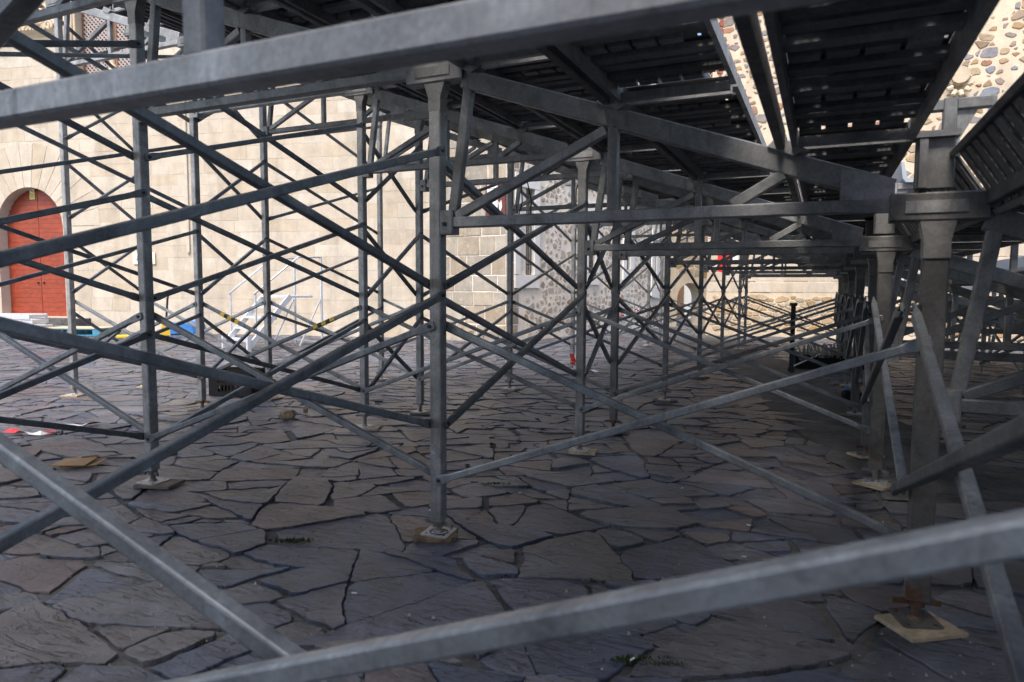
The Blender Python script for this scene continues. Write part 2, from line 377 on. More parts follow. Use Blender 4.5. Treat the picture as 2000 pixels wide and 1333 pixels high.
def slab_piece(mb, poly, place, h, depth, bev, tint):
    """a stone: flat face, chipped rim, sides. place(x,y,height)->xyz"""
    cx, cy = centroid(poly); n = len(poly); inner = []
    for x, y in poly:
        dx, dy = cx - x, cy - y; ln = max(1e-6, math.hypot(dx, dy)); k = min(bev / ln, 0.4); inner.append((x + dx * k, y + dy * k))
    vs_ = [place(x, y, h) for x, y in inner] + [place(x, y, h - bev * 0.7) for x, y in poly] + [place(x, y, h - depth) for x, y in poly]
    fs = [tuple(range(n))]
    for i in range(n):
        j = (i + 1) % n; fs.append((i, i + n, j + n, j)); fs.append((i + n, i + 2 * n, j + 2 * n, j + n))
    mb.add(vs_, fs, tint)

# ------------------------------------------------------------------ ground
plaza = MB()
gx = [-90, -40, -25, -18] + [-14 + 1.0 * i for i in range(30)] + [20, 30, 50, 90]
gy = [-60, -25, -12, -8, -6, -4, -2, 0, 2, 4, 5, 6.5, 8, 12, 16, 20, 25, 32, 45, 90]
gv = [(x, y, gz(x, y) - 0.02) for y in gy for x in gx]
gf = [(r * len(gx) + c, r * len(gx) + c + 1, (r + 1) * len(gx) + c + 1, (r + 1) * len(gx) + c) for r in range(len(gy) - 1) for c in range(len(gx) - 1)]
plaza.add(gv, gf)
ground = plaza.build('ground', 'joint'); tag(ground, 'slate flagstone plaza with dark earth joints', 'ground', kind='structure')

# smooth concrete strip that runs under the right-hand posts
e0, e1 = gpt(1698, 952), gpt(1462, 757)
ed = (e1 - e0).to_2d().normalized(); en = Vector((ed.y, -ed.x))
def in_strip(x, y):
    q = Vector((x, y)) - e0.to_2d(); a = q.dot(ed); b = q.dot(en)
    return 0.05 < b < 1.45 and a > -0.25
sm = MB(); sv = []; sn = 120
for i in range(sn + 1):
    for b in (0.0, 1.5):
        q = e0.to_2d() + ed * (-0.3 + i * 0.15) + en * (b + 0.12 * noise.noise(Vector((i * 0.16, b * 3, 0))) + 0.04 * noise.noise(Vector((i * 0.7, b * 3, 5)))); sv.append((q.x, q.y, gz(q.x, q.y) - 0.006))
sm.add(sv, [(2 * i, 2 * i + 1, 2 * i + 3, 2 * i + 2) for i in range(sn)])
strip = sm.build('concrete_path', 'conc'); tag(strip, 'smooth worn concrete path under the right-hand posts', 'path', kind='structure')

def flagstones():
    fr = random.Random(21)
    ca, sa = math.cos(YAW - R(8)), math.sin(YAW - R(8)); ST = 1.35
    def w2l(x, y): x, y = x - CAM.x, y - CAM.y; return (x * ca + y * sa) / ST, (-x * sa + y * ca)
    def l2w(u, v): u *= ST; return CAM.x + u * ca - v * sa, CAM.y + u * sa + v * ca
    pts, wts = [], []; step = 0.95
    for iv in range(-3, 28):
        for iu in range(-17, 20):
            u, v = iu * step, iv * step
            if abs(u * ST) > 4.2 + (v + 1.5) * 1.0: continue
            pts.append((u + fr.uniform(-0.45, 0.45) * step, v + fr.uniform(-0.45, 0.45) * step)); wts.append(fr.uniform(-0.12, 0.12))
    cells = voronoi(pts, wts, 1.05, 2.6); out = []
    def split(poly, depth=0):
        a_ = area(poly); tgt = math.exp(fr.uniform(math.log(0.024), math.log(0.30)))
        if a_ < tgt or depth > 6: out.append(poly); return
        cx, cy = centroid(poly); sxx = sum((p[0] - cx) ** 2 for p in poly); syy = sum((p[1] - cy) ** 2 for p in poly); sxy = sum((p[0] - cx) * (p[1] - cy) for p in poly)
        ang = 0.5 * math.atan2(2 * sxy, sxx - syy) + fr.gauss(0, 0.45); nx, ny = math.cos(ang), math.sin(ang)
        ex = math.sqrt(a_); c = nx * cx + ny * cy + fr.uniform(-0.22, 0.22) * ex
        A_, B_ = clip(poly, nx, ny, c), clip(poly, -nx, -ny, -c)
        if len(A_) < 3 or len(B_) < 3: out.append(poly); return
        split(A_, depth + 1); split(B_, depth + 1)
    for poly in cells:
        if len(poly) >= 3 and area(poly) > 0.01: split(poly)
    raw = out; out = []
    for q in raw:
        base = fr.choice((0.001, 0.002, 0.003, 0.005))
        q = inset(q, lambda: base + (fr.uniform(0.012, 0.035) if fr.random() < 0.17 else fr.uniform(0, 0.003)))
        if len(q) < 3 or area(q) < 0.003: continue
        out.append(q)
    res = []
    for q in out:
        cx, cy = l2w(*centroid(q))
        if in_strip(cx, cy) or cy > 25: continue
        p = proj((cx, cy, gz(cx, cy))); near = p is not None and p[2] < 11
        q = [l2w(u, v) for u, v in rounded(q, fr.uniform(0.04, 0.16))]
        q = roughen(q, 0.035 if near else 0.12, 0.016 if near else 0.014, 0.06, 2.1, 17.0)
        sz = 0.0
        if p and -80 < p[0] < 2080 and p[1] < 1420: sz = area(q) / p[2] ** 3
        res.append((sz, q, near))
    res.sort(key=lambda s: -s[0])
    rest = MB(); k = 0
    for i, (sz, q, near) in enumerate(res):
        tx, ty = fr.gauss(0, 0.009), fr.gauss(0, 0.009); cx, cy = centroid(q); h = fr.uniform(-0.010, 0.007)
        g0 = gz(cx, cy)
        place = lambda x, y, hh, tx=tx, ty=ty, cx=cx, cy=cy: (x, y, gz(x, y) + hh + (x - cx) * tx + (y - cy) * ty)
        mb = MB() if i < 300 else rest
        slab_piece(mb, q, place, h, 0.05, fr.uniform(0.002, 0.006), fr.random())
        if i < 300: mb.build('flagstone', 'flag', ground)
    o = rest.build('flagstone_field', 'flag', ground); tag(o, kind='stuff')
flagstones()

# ------------------------------------------------------------------ walls
def wall_frame(name, A, B):
    """Empty at A; local x runs to B, local y into the wall, z up"""
    A = Vector(A); B = Vector(B); U = (B - A); U.z = 0; wd = U.length; U.normalize(); Nn = Vector((U.y, -U.x, 0))
    o = empty(name); o.matrix_world = Matrix(((U.x, -Nn.x, 0, A.x), (U.y, -Nn.y, 0, A.y), (0, 0, 1, A.z), (0, 0, 0, 1)))
    return o, wd
def inv(o, p):
    return o.matrix_world.inverted() @ Vector(p)
def on_wall(o, px, py, y=0.0):
    """where a pixel's ray meets the wall plane, in wall coordinates"""
    mi = o.matrix_world.inverted(); c = mi @ CAM; d = mi.to_3x3() @ ray(px, py); t = (y - c.y) / d.y; q = c + d * t
    return q.x, q.z
def backing(o, wd, h, holes, mat, thick=0.7, z0=-0.3, name='wall', tint=0.5):
    outer = [(0, z0), (wd, z0), (wd, h), (0, h)]; mb = MB()
    loops = [outer] + holes; flat = [p for lp in loops for p in lp]
    tris = tessellate_polygon([[Vector((p[0], p[1], 0)) for p in lp] for lp in loops])
    n = len(flat)
    def orient(t): 
        a, b, c = (flat[i] for i in t)
        return t if (b[0] - a[0]) * (c[1] - a[1]) - (b[1] - a[1]) * (c[0] - a[0]) > 0 else (t[0], t[2], t[1])
    tris = [orient(t) for t in tris]
    vs_ = [(p[0], 0, p[1]) for p in flat] + [(p[0], thick, p[1]) for p in flat]
    fs = [t for t in tris] + [tuple(reversed([i + n for i in t])) for t in tris]; off = 0
    for lp in loops:
        m = len(lp)
        for i in range(m):
            a, b = off + i, off + (i + 1) % m; fs.append((a, a + n, b + n, b))
        off += m
    mb.add(vs_, fs, tint)
    return mb.build(name, mat, o)
def block_piece(mb, x0, x1, z0, z1, h, bev, tint, jit=0.0, r_=rnd):
    poly = [(x0, z0), (x1, z0), (x1, z1), (x0, z1)]
    if jit: poly = roughen(poly, 0.22, jit, 0, 1, 5.0)
    slab_piece(mb, poly, lambda x, z, hh: (x, -hh, z), h, h + 0.02, bev, tint)
def courses(parent, name, mat, x0, x1, z0, z1, hts, lens, gap, proud, skip, jit, seed, cap=300, bev=0.006):
    r_ = random.Random(seed); z = z0; items = []
    while z < z1:
        h = r_.uniform(*hts); x = x0 - r_.uniform(0, lens[0])
        while x < x1:
            w_ = r_.uniform(*lens); a, b = max(x, x0), min(x + w_, x1)
            for a2, b2 in skip(a, b, z, z + h):
                if b2 - a2 > 0.07: items.append((a2 + gap / 2, b2 - gap / 2, z + gap / 2, min(z + h, z1) - gap / 2, r_.random(), r_.uniform(0.4, 1.3)))
            x += w_
        z += h
    mw = parent.matrix_world if parent.parent is None else parent.parent.matrix_world
    def vis(t):
        p = proj(mw @ Vector(((t[0] + t[1]) / 2, 0, (t[2] + t[3]) / 2)))
        if not p or not (-30 < p[0] < 2030 and -30 < p[1] < 1333): return 0
        return (t[1] - t[0]) * (t[3] - t[2]) / p[2] ** 2
    items.sort(key=lambda t: -vis(t)); rest = MB(); nr = 0
    for i, t in enumerate(items):
        mb = MB() if i < cap else rest
        block_piece(mb, t[0], t[1], t[2], t[3], proud * t[5], bev, t[4], jit)
        if i < cap: mb.build(name, mat, parent)
        else: nr += 1
    if nr: tag(rest.build(name + '_field', mat, parent), kind='stuff')
def rubble(parent, name, mat, x0, x1, z0, z1, size, asp, shrink, proud, skip, seed, cap=300, drop=0.0):
    r_ = random.Random(seed); pts = []; wts = []
    nx, nz = int((x1 - x0) / (size * asp)) + 1, int((z1 - z0) / size) + 1
    for j in range(nz):
        for i in range(nx):
            pts.append(((x0 / asp) + (i + 0.5 + r_.uniform(-0.42, 0.42)) * size, z0 + (j + 0.5 + r_.uniform(-0.42, 0.42)) * size)); wts.append(r_.uniform(-0.45, 0.45) * size * size)
    items = []
    mw = parent.parent.matrix_world if parent.parent else parent.matrix_world
    for poly in voronoi(pts, wts, size * 1.1, size * 2.5):
        if len(poly) < 3: continue
        if r_.random() < drop: continue
        s = r_.uniform(*shrink); cx, cy = centroid(poly)
        poly = [((cx + (x - cx) * s) * asp, cy + (z - cy) * s) for x, z in poly]
        poly = roughen(rounded(poly, r_.uniform(0.05, 0.24)), size * 0.28, size * 0.09, 0, 1, 2.8 / size)
        xs = [p[0] for p in poly]; zs = [p[1] for p in poly]
        if min(xs) < x0 or max(xs) > x1 or min(zs) < z0 or max(zs) > z1 or area(poly) < size * size * 0.05: continue
        if skip(min(xs), max(xs), min(zs), max(zs)): continue
        p = proj(mw @ Vector((centroid(poly)[0], 0, centroid(poly)[1]))); v = 0
        if p and -20 < p[0] < 2020 and -20 < p[1] < 1333: v = area(poly) / p[2] ** 2
        items.append((v, poly, r_.uniform(0.5, 1.4), r_.random()))
    items.sort(key=lambda t: -t[0]); rest = MB(); nr = 0
    for i, (v, poly, k, t) in enumerate(items):
        mb = MB() if i < cap else rest
        slab_piece(mb, poly, lambda x, z, hh: (x, -hh, z), proud * k, proud * k + 0.02, min(0.02, size * 0.12), t)
        if i < cap: mb.build(name, mat, parent)
        else: nr += 1
    if nr: tag(rest.build(name + '_field', mat, parent), kind='stuff')

GB = gz(0, 20)
# --- A: long ashlar facade with the arched red door
def zA(px): return 20.6 / (1 + 0.203 * (px - 1000) / 1321)
A0 = at(-260, 600, zA(-260)); A1 = at(862, 600, zA(862)); A0.z = A1.z = GB
fac, wA = wall_frame('ashlar_building', A0, A1)
tag(fac, 'pale sandstone ashlar facade with arched red door and lattice window, left background', 'building')
dl, _ = on_wall(fac, 4, 600); dr, _ = on_wall(fac, 130, 600); _, dtop = on_wall(fac, 62, 366); _, dbot = on_wall(fac, 90, 619)
dc = (dl + dr) / 2; drad = (dr - dl) / 2; dspr = dtop - drad
arch = [(dl, dbot)] + [(dr, dbot)] + [(dc + drad * math.cos(a), dspr + drad * math.sin(a)) for a in [math.pi * i / 20 for i in range(21)]]
arch = arch[:1] + arch[1:]
wl, wz0 = on_wall(fac, 158, 153); wr, _ = on_wall(fac, 262, 153); wz1 = wz0 + 3.1
win = [(wl, wz0), (wr, wz0), (wr, wz1), (wl, wz1)]
wallA = backing(fac, wA, 15.0, [arch, win], 'mortar_a', 0.9)
vr = drad + 1.55
def skipA(a, b, z, z2):
    zc = (z + z2) / 2; segs = [(a, b)]
    def cut(lo, hi):
        out = []
        for s, e in segs:
            if e <= lo or s >= hi: out.append((s, e))
            else:
                if s < lo: out.append((s, lo))
                if e > hi: out.append((hi, e))
        return out
    if z2 > dbot and z < dspr: segs = cut(dl, dr)
    if z2 > dspr and z < dspr + vr:
        def half(rad, zz):
            q = max(0.0, zz - dspr); return math.sqrt(max(0.0, rad * rad - q * q))
        hw = max(half(vr - 0.25, z), half(vr - 0.25, z2)); hin = half(vr - 0.25, zc)
        if hin > 0.05: segs = cut(dc - hin, dc + hin)
    if z2 > wz0 - 0.12 and z < wz1 + 0.1: segs = cut(wl - 0.55, wr + 0.2)
    return segs
courses(wallA, 'ashlar_block', 'ashlar', 0.0, wA, -0.05, 9.6, (0.36, 0.50), (0.55, 1.25), 0.009, 0.007, skipA, 0.003, 3, 300)
nv = 15
for i in range(nv):
    a0, a1 = math.pi * i / nv + 0.004, math.pi * (i + 1) / nv - 0.004
    ro = vr + rnd.uniform(-0.06, 0.06)
    poly = [(dc + drad * math.cos(a0), dspr + drad * math.sin(a0)), (dc + ro * math.cos(a0), dspr + ro * math.sin(a0)),
            (dc + ro * math.cos((a0 + a1) / 2), dspr + ro * math.sin((a0 + a1) / 2)), (dc + ro * math.cos(a1), dspr + ro * math.sin(a1)), (dc + drad * math.cos(a1), dspr + drad * math.sin(a1))]
    mb = MB(); slab_piece(mb, poly, lambda x, z, hh: (x, -hh, z), 0.016, 0.05, 0.006, rnd.random()); mb.build('voussoir', 'ashlar', wallA)
# door of horizontal boards, two leaves
door = MB(); door.box((dc, 0.42, (dbot + dtop) / 2), (2 * drad + 0.2, 0.05, dtop - dbot + 0.2)); door_o = door.build('door', 'doorred', fac)
bz = dbot; k = 0
while bz < dtop - 0.03:
    hgt = 0.165; zt = min(bz + hgt, dtop); zz = (bz + zt) / 2
    hw = drad if zt <= dspr else math.sqrt(max(0.0, drad ** 2 - (zt - dspr) ** 2))
    for s in (-1, 1):
        if hw < 0.1: continue
        mb = MB(); x0_, x1_ = (dc - hw - 0.02, dc - 0.012) if s < 0 else (dc + 0.012, dc + hw + 0.02)
        yy = 0.378 if s < 0 else 0.374
        mb.box(((x0_ + x1_) / 2, yy, zz), (x1_ - x0_, 0.035, zt - bz - 0.006), 0.0); mb.build('board', 'doorred', door_o)
    bz += hgt
for s in (-1, 1):
    mb = MB(); mb.cyl((dc + s * 0.12, 0.36, dbot + 1.2), (dc + s * 0.12, 0.30, dbot + 1.2), 0.035, 0.028, 10); mb.build('handle', 'bolt', door_o)
# threshold and steps below the door
stp = MB(); stp.box((dc + 0.4, -0.3, dbot / 2 - 0.02), (3.9, 0.9, dbot - 0.02), 0.01); stp.build('door_step', 'conc', fac)
stp = MB(); stp.box((dc + 0.4, -0.95, dbot / 4), (4.4, 0.45, dbot / 2), 0.01); stp.build('door_step', 'conc', fac)
# warning plate on the door
sx, sz = on_wall(fac, 63, 379, 0.35)
sg = MB(); sg.box((sx, 0.345, sz), (0.22, 0.012, 0.40)); so = sg.build('door_sign', 'signyellow', None); so.matrix_world = fac.matrix_world
tag(so, 'small yellow notice plate at the top of the red door', 'sign')
sg = MB(); sg.box((sx, 0.337, sz + 0.085), (0.135, 0.003, 0.12)); sg.build('white_panel', 'paper', so)
sg = MB(); sg.prism([(sx - 0.045, sz + 0.11), (sx - 0.01, sz + 0.12), (sx + 0.05, sz + 0.065), (sx + 0.04, sz + 0.05), (sx, sz + 0.07)], 0.332, 0.334); sg.build('camera_mark', 'ink', so)
for i in range(4):
    sg = MB(); sg.box((sx, 0.337, sz - 0.03 - 0.035 * i), (0.16 - 0.02 * (i % 2), 0.003, 0.008)); sg.build('print_line', 'oldwood', so)
# cream direction sign beside the first post
sx, sz = on_wall(fac, 283, 505)
sg = MB(); sg.box((sx, -0.04, sz), (0.86, 0.02, 0.40), 0.0); so = sg.build('wall_sign', 'signcream', None); so.matrix_world = fac.matrix_world
tag(so, 'cream sign with black arrow mark on the ashlar wall behind the left post', 'sign')
sg = MB(); sg.prism([(sx - 0.27, sz + 0.05), (sx - 0.22, sz + 0.065), (sx - 0.13, sz - 0.08), (sx - 0.16, sz - 0.10)], -0.055, -0.052); sg.build('arrow_mark', 'ink', so)
sg = MB(); sg.prism([(sx - 0.30, sz - 0.03), (sx - 0.27, sz - 0.01), (sx - 0.22, sz - 0.08), (sx - 0.24, sz - 0.09)], -0.055, -0.052); sg.build('arrow_mark', 'ink', so)
tx = bpy.data.curves.new('letter', 'FONT'); tx.body = 'a'; tx.size = 0.17; tx.extrude = 0.001; tx.materials.append(M['ink'])
to = link('letter_source', tx); lm = bpy.data.meshes.new_from_object(to.evaluated_get(bpy.context.evaluated_depsgraph_get())); bpy.data.objects.remove(to)
lo = link('letter', lm, so, (sx + 0.23, -0.053, sz - 0.05)); lo.rotation_euler = (R(90), 0, 0)
# cornice above the door and carved relief
cx0, cz0 = on_wall(fac, -80, 72); cx1, _ = on_wall(fac, 108, 72); cz0 = on_wall(fac, 50, 66)[1]
mb = MB(); prof = [(0, -0.35), (-0.05, -0.3), (-0.07, -0.22), (-0.14, -0.12), (-0.20, -0.06), (-0.24, 0.0), (-0.24, 0.06), (0, 0.10)]
n_ = len(prof); vs_ = [(x, p[0], cz0 + p[1]) for x in (cx0, cx1) for p in prof]
mb.add(vs_, [(i, i + 1, i + 1 + n_, i + n_) for i in range(n_ - 1)] + [tuple(range(n_)), tuple(range(2 * n_ - 1, n_ - 1, -1))]); corn = mb.build('cornice', 'carved', fac)
x = cx0 + 0.05
while x < cx1 - 0.08:
    mb = MB(); mb.box((x, -0.25, cz0 + 0.03), (0.07, 0.06, 0.07), 0.0); mb.build('dentil', 'carved', corn); x += 0.14
mb = MB()
def spiral(cx, cz, r0, turns, sgn, rad):
    pts = []
    for i in range(44):
        t = i / 43; a = sgn * t * turns * 2 * math.pi; r = r0 * (1 - 0.85 * t); pts.append((cx + r * math.cos(a), -0.05 - 0.05 * t, cz + r * math.sin(a)))
    mb.tube(pts, rad, 6)
for px, py, r0, sg_ in ((82, 26, 0.52, 1), (48, 48, 0.3, -1), (98, 52, 0.24, 1), (70, -8, 0.35, -1), (20, 20, 0.5, 1), (-30, 40, 0.5, -1), (100, 4, 0.25, -1)):
    q = on_wall(fac, px, py); spiral(q[0], q[1], r0, 2.2, sg_, 0.055)
    spiral(q[0] + r0 * 0.4, q[1] - r0 * 0.9, r0 * 0.45, 1.6, -sg_, 0.04)
mb.build('carved_relief', 'carved', fac, True)
# pilaster left of the window and lattice window with a colonnette
px0, _ = on_wall(fac, 133, 100); px1, _ = on_wall(fac, 157, 100)
mb = MB(); mb.box(((px0 + px1) / 2, -0.09, wz0 + 1.45), (px1 - px0, 0.2, 3.2), 0.02); pil = mb.build('pilaster', 'carved', fac)
for dx in (-0.12, 0.0, 0.12):
    mb = MB(); mb.cyl(((px0 + px1) / 2 + dx, -0.20, wz0 + 0.35), ((px0 + px1) / 2 + dx, -0.20, wz0 + 3.0), 0.05, 0.05, 8); mb.build('pilaster_shaft', 'carved', pil, True)
for i in range(4):
    mb = MB(); mb.box(((px0 + px1) / 2, -0.2, wz0 + 0.02 + i * 0.085), (px1 - px0 - 0.06 * i, 0.14, 0.06), 0.015); mb.build('base_moulding', 'carved', pil)
sill = MB(); sill.box(((wl + wr) / 2, -0.05, wz0 - 0.06), (wr - wl + 1.0, 0.34, 0.13), 0.02); sill.build('window_sill', 'carved', fac)
gl = MB(); gl.box(((wl + wr) / 2, 0.45, (wz0 + wz1) / 2), (wr - wl + 0.1, 0.03, wz1 - wz0 + 0.1)); lw = gl.build('window', 'glassdark', fac)
for nm, x0_, x1_ in (('lattice', wl, (wl + wr) / 2 + 0.02), ('lattice', (wl + wr) / 2 + 0.24, wr + 0.0)):
    mb = MB(); W_, H_ = x1_ - x0_, wz1 - wz0; p_ = 0.15; n_ = int((W_ + H_) / p_) + 1
    for sgn in (1, -1):
        for i in range(n_):
            c = i * p_; a = (c, 0) if c < W_ else (W_, c - W_); b = (0, c) if c < H_ else (c - H_, H_)
            if sgn < 0: a, b = (W_ - a[0], a[1]), (W_ - b[0], b[1])
            if math.hypot(a[0] - b[0], a[1] - b[1]) < 0.1: continue
            yy = 0.16 if sgn > 0 else 0.185
            mb.beam((x0_ + a[0], yy, wz0 + a[1]), (x0_ + b[0], yy, wz0 + b[1]), 0.05, 0.02, Vector((0, 1, 0)), 0)
    tag(mb.build('lattice_slats', 'latticepale', lw), kind='stuff')
    fm = MB()
    for c_, d_ in (((x0_ + 0.03, 0.17, (wz0 + wz1) / 2), (0.08, 0.08, H_)), ((x1_ - 0.03, 0.17, (wz0 + wz1) / 2), (0.08, 0.08, H_)), (((x0_ + x1_) / 2, 0.17, wz0 + 0.04), (W_ - 0.14, 0.08, 0.09)), (((x0_ + x1_) / 2, 0.17, wz1 - 0.04), (W_ - 0.14, 0.08, 0.09))): fm.box(c_, d_)
    fm.build('frame', 'lattice', lw)
ccx = (wl + wr) / 2 + 0.13; col = MB()
prof = [(0.16, 0), (0.16, 0.06), (0.19, 0.09), (0.15, 0.14), (0.17, 0.2), (0.12, 0.27), (0.14, 0.33), (0.09, 0.42), (0.085, 2.7), (0.17, 2.85), (0.2, 3.05)]
for (r0, z0_), (r1, z1_) in zip(prof, prof[1:]): col.cyl((ccx, 0.12, wz0 + z0_), (ccx, 0.12, wz0 + z1_), r0, r1, 14, False)
col.build('colonnette', 'carved', fac, True)
pip = MB(); pcx, _ = on_wall(fac, 364, 300); pip.box((pcx, -0.04, 6.2), (0.10, 0.06, 7.0), 0.0); pip.build('flat_pilaster', 'ashlar', fac)

# --- B: granite corner
B0 = A1.copy(); B1 = at(988, 600, 19.6); B1.z = GB
corner, wB = wall_frame('granite_corner_building', B0, B1); tag(corner, 'grey granite block corner wall with maroon notice board', 'building')
wallB = backing(corner, wB, 14.0, [], 'mortar_w', 1.0)
courses(wallB, 'granite_block', 'granite', 0.0, wB, 0.0, 9.0, (0.42, 0.60), (0.55, 0.95), 0.028, 0.022, lambda a, b, z, z2: [(a, b)], 0.012, 11, 200, 0.012)
for i in range(9):   # rough footing stones
    mb = MB(); x = (i + 0.5) * wB / 9 + rnd.uniform(-0.1, 0.1); hh = rnd.uniform(0.18, 0.42); ww = rnd.uniform(0.3, 0.5)
    poly = roughen([(x - ww / 2, -0.1), (x + ww / 2, -0.1), (x + ww / 2.4, hh), (x - ww / 2.6, hh * rnd.uniform(0.7, 1))], 0.1, 0.05, 0, 1, 4)
    slab_piece(mb, poly, lambda x_, z_, h_: (x_, -h_, z_), rnd.uniform(0.1, 0.3), 0.4, 0.05, rnd.random()); mb.build('footing_stone', 'granite', wallB)
nx_, nz_ = on_wall(corner, 972, 398)
nb = MB(); nb.box((nx_, -0.09, nz_ + 0.15), (0.72, 0.06, 1.0), 0.01); nbo = nb.build('notice_board', 'maroon', None); nbo.matrix_world = corner.matrix_world
tag(nbo, 'maroon framed notice board with white sheets on the granite corner', 'notice board')
mb = MB(); mb.box((nx_ - 0.10, -0.124, nz_ + 0.17), (0.38, 0.004, 0.72)); mb.build('paper_sheet', 'paper', nbo)
mb = MB(); mb.prism([(nx_ + 0.12, nz_ + 0.05), (nx_ + 0.17, nz_ - 0.02), (nx_ + 0.22, nz_ + 0.08), (nx_ + 0.25, nz_ - 0.1), (nx_ + 0.2, nz_ - 0.24), (nx_ + 0.16, nz_ - 0.22)], -0.126, -0.122); mb.build('paper_sheet', 'paper', nbo)
for i in range(5):
    mb = MB(); mb.box((nx_ - 0.10, -0.128, nz_ + 0.42 - i * 0.09), (0.30, 0.003, 0.012)); mb.build('print_line', 'iron', nbo)

# --- C: limewashed rubble house with barred windows, running away
C1 = at(1308, 600, 28.6); C1.z = GB
house, wC = wall_frame('rubble_house', B1, C1); tag(house, 'white limewashed rubble house with tall barred windows behind the stand', 'building')
wins = []
for pxa, pxb, pyt, pyb in ((1014, 1043, 371, 537), (1147, 1163, 420, 534), (1222, 1231, 445, 527), (1276, 1282, 470, 563)):
    a, zb = on_wall(house, pxa, pyb); b, zt = on_wall(house, pxb, pyt); wins.append((a, b, zb, zt))
wallC = backing(house, wC, 13.0, [[(a, zb), (b, zb), (b, zt), (a, zt)] for a, b, zb, zt in wins], 'mortar_w', 0.8)
def skipC(xa, xb, za, zb_):
    return any(xb > a - 0.36 and xa < b + 0.36 and zb_ > zb - 0.5 and za < zt + 0.55 for a, b, zb, zt in wins)
rubble(wallC, 'field_stone', 'limerubble', 0.7, wC, 0.0, 7.0, 0.20, 1.25, (0.40, 0.90), 0.014, skipC, 5, 300, 0.06)
courses(wallC, 'quoin_block', 'granite', 0.0, 0.62, 0.0, 8.0, (0.38, 0.52), (0.45, 0.62), 0.03, 0.016, lambda a, b, z, z2: [(a, b)], 0.012, 15, 60, 0.012)
for wi, (a, b, zb, zt) in enumerate(wins):
    mb = MB()
    e = 0.26
    mb.box(((a + b) / 2, -0.02, zb - 0.2), (b - a + 2 * e, 0.07, 0.38), 0.0); mb.box(((a + b) / 2, -0.02, zt + 0.2), (b - a + 2 * e, 0.07, 0.38), 0.0)
    mb.box((a - e / 2, -0.02, (zb + zt) / 2), (e, 0.07, zt - zb - 0.02), 0.0); mb.box((b + e / 2, -0.02, (zb + zt) / 2), (e, 0.07, zt - zb - 0.02), 0.0)
    wo = mb.build('window_surround', 'plaster', house)
    mb = MB(); mb.box(((a + b) / 2, 0.34, (zb + zt) / 2), (b - a + 0.1, 0.05, zt - zb + 0.1)); mb.build('shutter', 'shutter', wo)
    mb = MB(); mb.box(((a + b) / 2 + (b - a) * 0.12, 0.305, (zb + zt) / 2 + 0.1), ((b - a) * 0.5, 0.02, (zt - zb) * 0.78)); mb.build('pane', 'glassdark', wo)
    nbar = 6
    for i in range(nbar):
        x = a + (i + 0.5) * (b - a) / nbar; mb = MB(); mb.cyl((x, 0.06, zb), (x, 0.06, zt), 0.014, 0.014, 6); mb.build('bar', 'iron', wo)
    for i in range(4):
        z = zb + (i + 0.5) * (zt - zb) / 4; mb = MB(); mb.box(((a + b) / 2, 0.075, z), (b - a, 0.012, 0.035)); mb.build('crossbar', 'iron', wo)

# --- E: far wall with an archway and the white house seen through it
E0 = C1.copy(); E1 = at(1440, 600, 30.0); E1.z = GB
gate, wE = wall_frame('archway_wall', E0, E1); tag(gate, 'far stone wall with an arched passage at the end of the stand', 'wall')
ea, ez = on_wall(gate, 1321, 640); eb, _ = on_wall(gate, 1372, 640); _, et = on_wall(gate, 1346, 553)
ec, er = (ea + eb) / 2, (eb - ea) / 2; es = et - er
aw = [(ea, -0.3), (eb, -0.3)] + [(ec + er * math.cos(math.pi * i / 14), es + er * math.sin(math.pi * i / 14)) for i in range(15)]
aw[0] = (ea, -0.25); aw[1] = (eb, -0.25)
wallE = backing(gate, wE, 12.0, [aw], 'mortar_c', 0.8)
rubble(wallE, 'field_stone', 'warmrubble', 0.0, wE, 0.0, 7.0, 0.30, 1.4, (0.7, 0.9), 0.012, lambda a, b, z, z2: b > ea - 0.05 and a < eb + 0.05 and z < et + 0.05, 31, 120)
H0 = at(1290, 600, 37); H1 = at(1430, 600, 37); H0.z = H1.z = GB
wh, wH = wall_frame('white_house', H0, H1); tag(wh, 'bright white plastered house seen through the far archway', 'building')
backing(wh, wH, 6.0, [], 'plaster', 0.5)
for i, (u0, h0) in enumerate(((1.0, 2.1), (2.9, 1.6))):
    mb = MB(); mb.box((u0, -0.02, h0 / 2), (0.5, 0.06, h0), 0.01); mb.build('door', 'shutter', wh)

# --- D: tall rubble tower closing the view behind the stand
D0 = at(1379, 600, 23.6); Dv = Vector((1, 0, 0)); D1 = D0 + Dv * 14.0; D0.z = D1.z = GB
tower, wD = wall_frame('rubble_tower', D0, D1); tag(tower, 'tall cream mortared rubble tower rising behind the stand on the right', 'building')
wallD = backing(tower, wD, 19.0, [], 'mortar_c', 1.2)
rubble(wallD, 'tower_stone', 'rubble', 0.0, wD, 4.2, 18.5, 0.22, 1.4, (0.30, 0.95), 0.022, lambda *a: False, 41, 300, 0.10)
dz = on_wall(tower, 1600, 573)[1]
rubble(wallD, 'rubble_stone', 'warmrubble', 0.0, wD, 0.0, dz - 0.02, 0.17, 1.7, (0.80, 0.95), 0.03, lambda *a: False, 43, 300)
courses(wallD, 'dressed_block', 'ashlar', 0.0, wD, dz, 4.15, (0.34, 0.42), (0.6, 1.2), 0.03, 0.02, lambda a, b, z, z2: [(a, b)], 0.01, 44, 150, 0.012)
ez0 = on_wall(tower, 1378, 80)[1]
mb = MB()
for i in range(12): mb.cyl((-0.35, 0.9 - i * 0.0, ez0 - 1.6 + i * 0.26), (0.28, -0.05, ez0 - 1.6 + i * 0.26), 0.10, 0.10, 8)
mb.build('tile_edge', 'tile', tower)
cbx, cbz = on_wall(tower, 1870, 172)
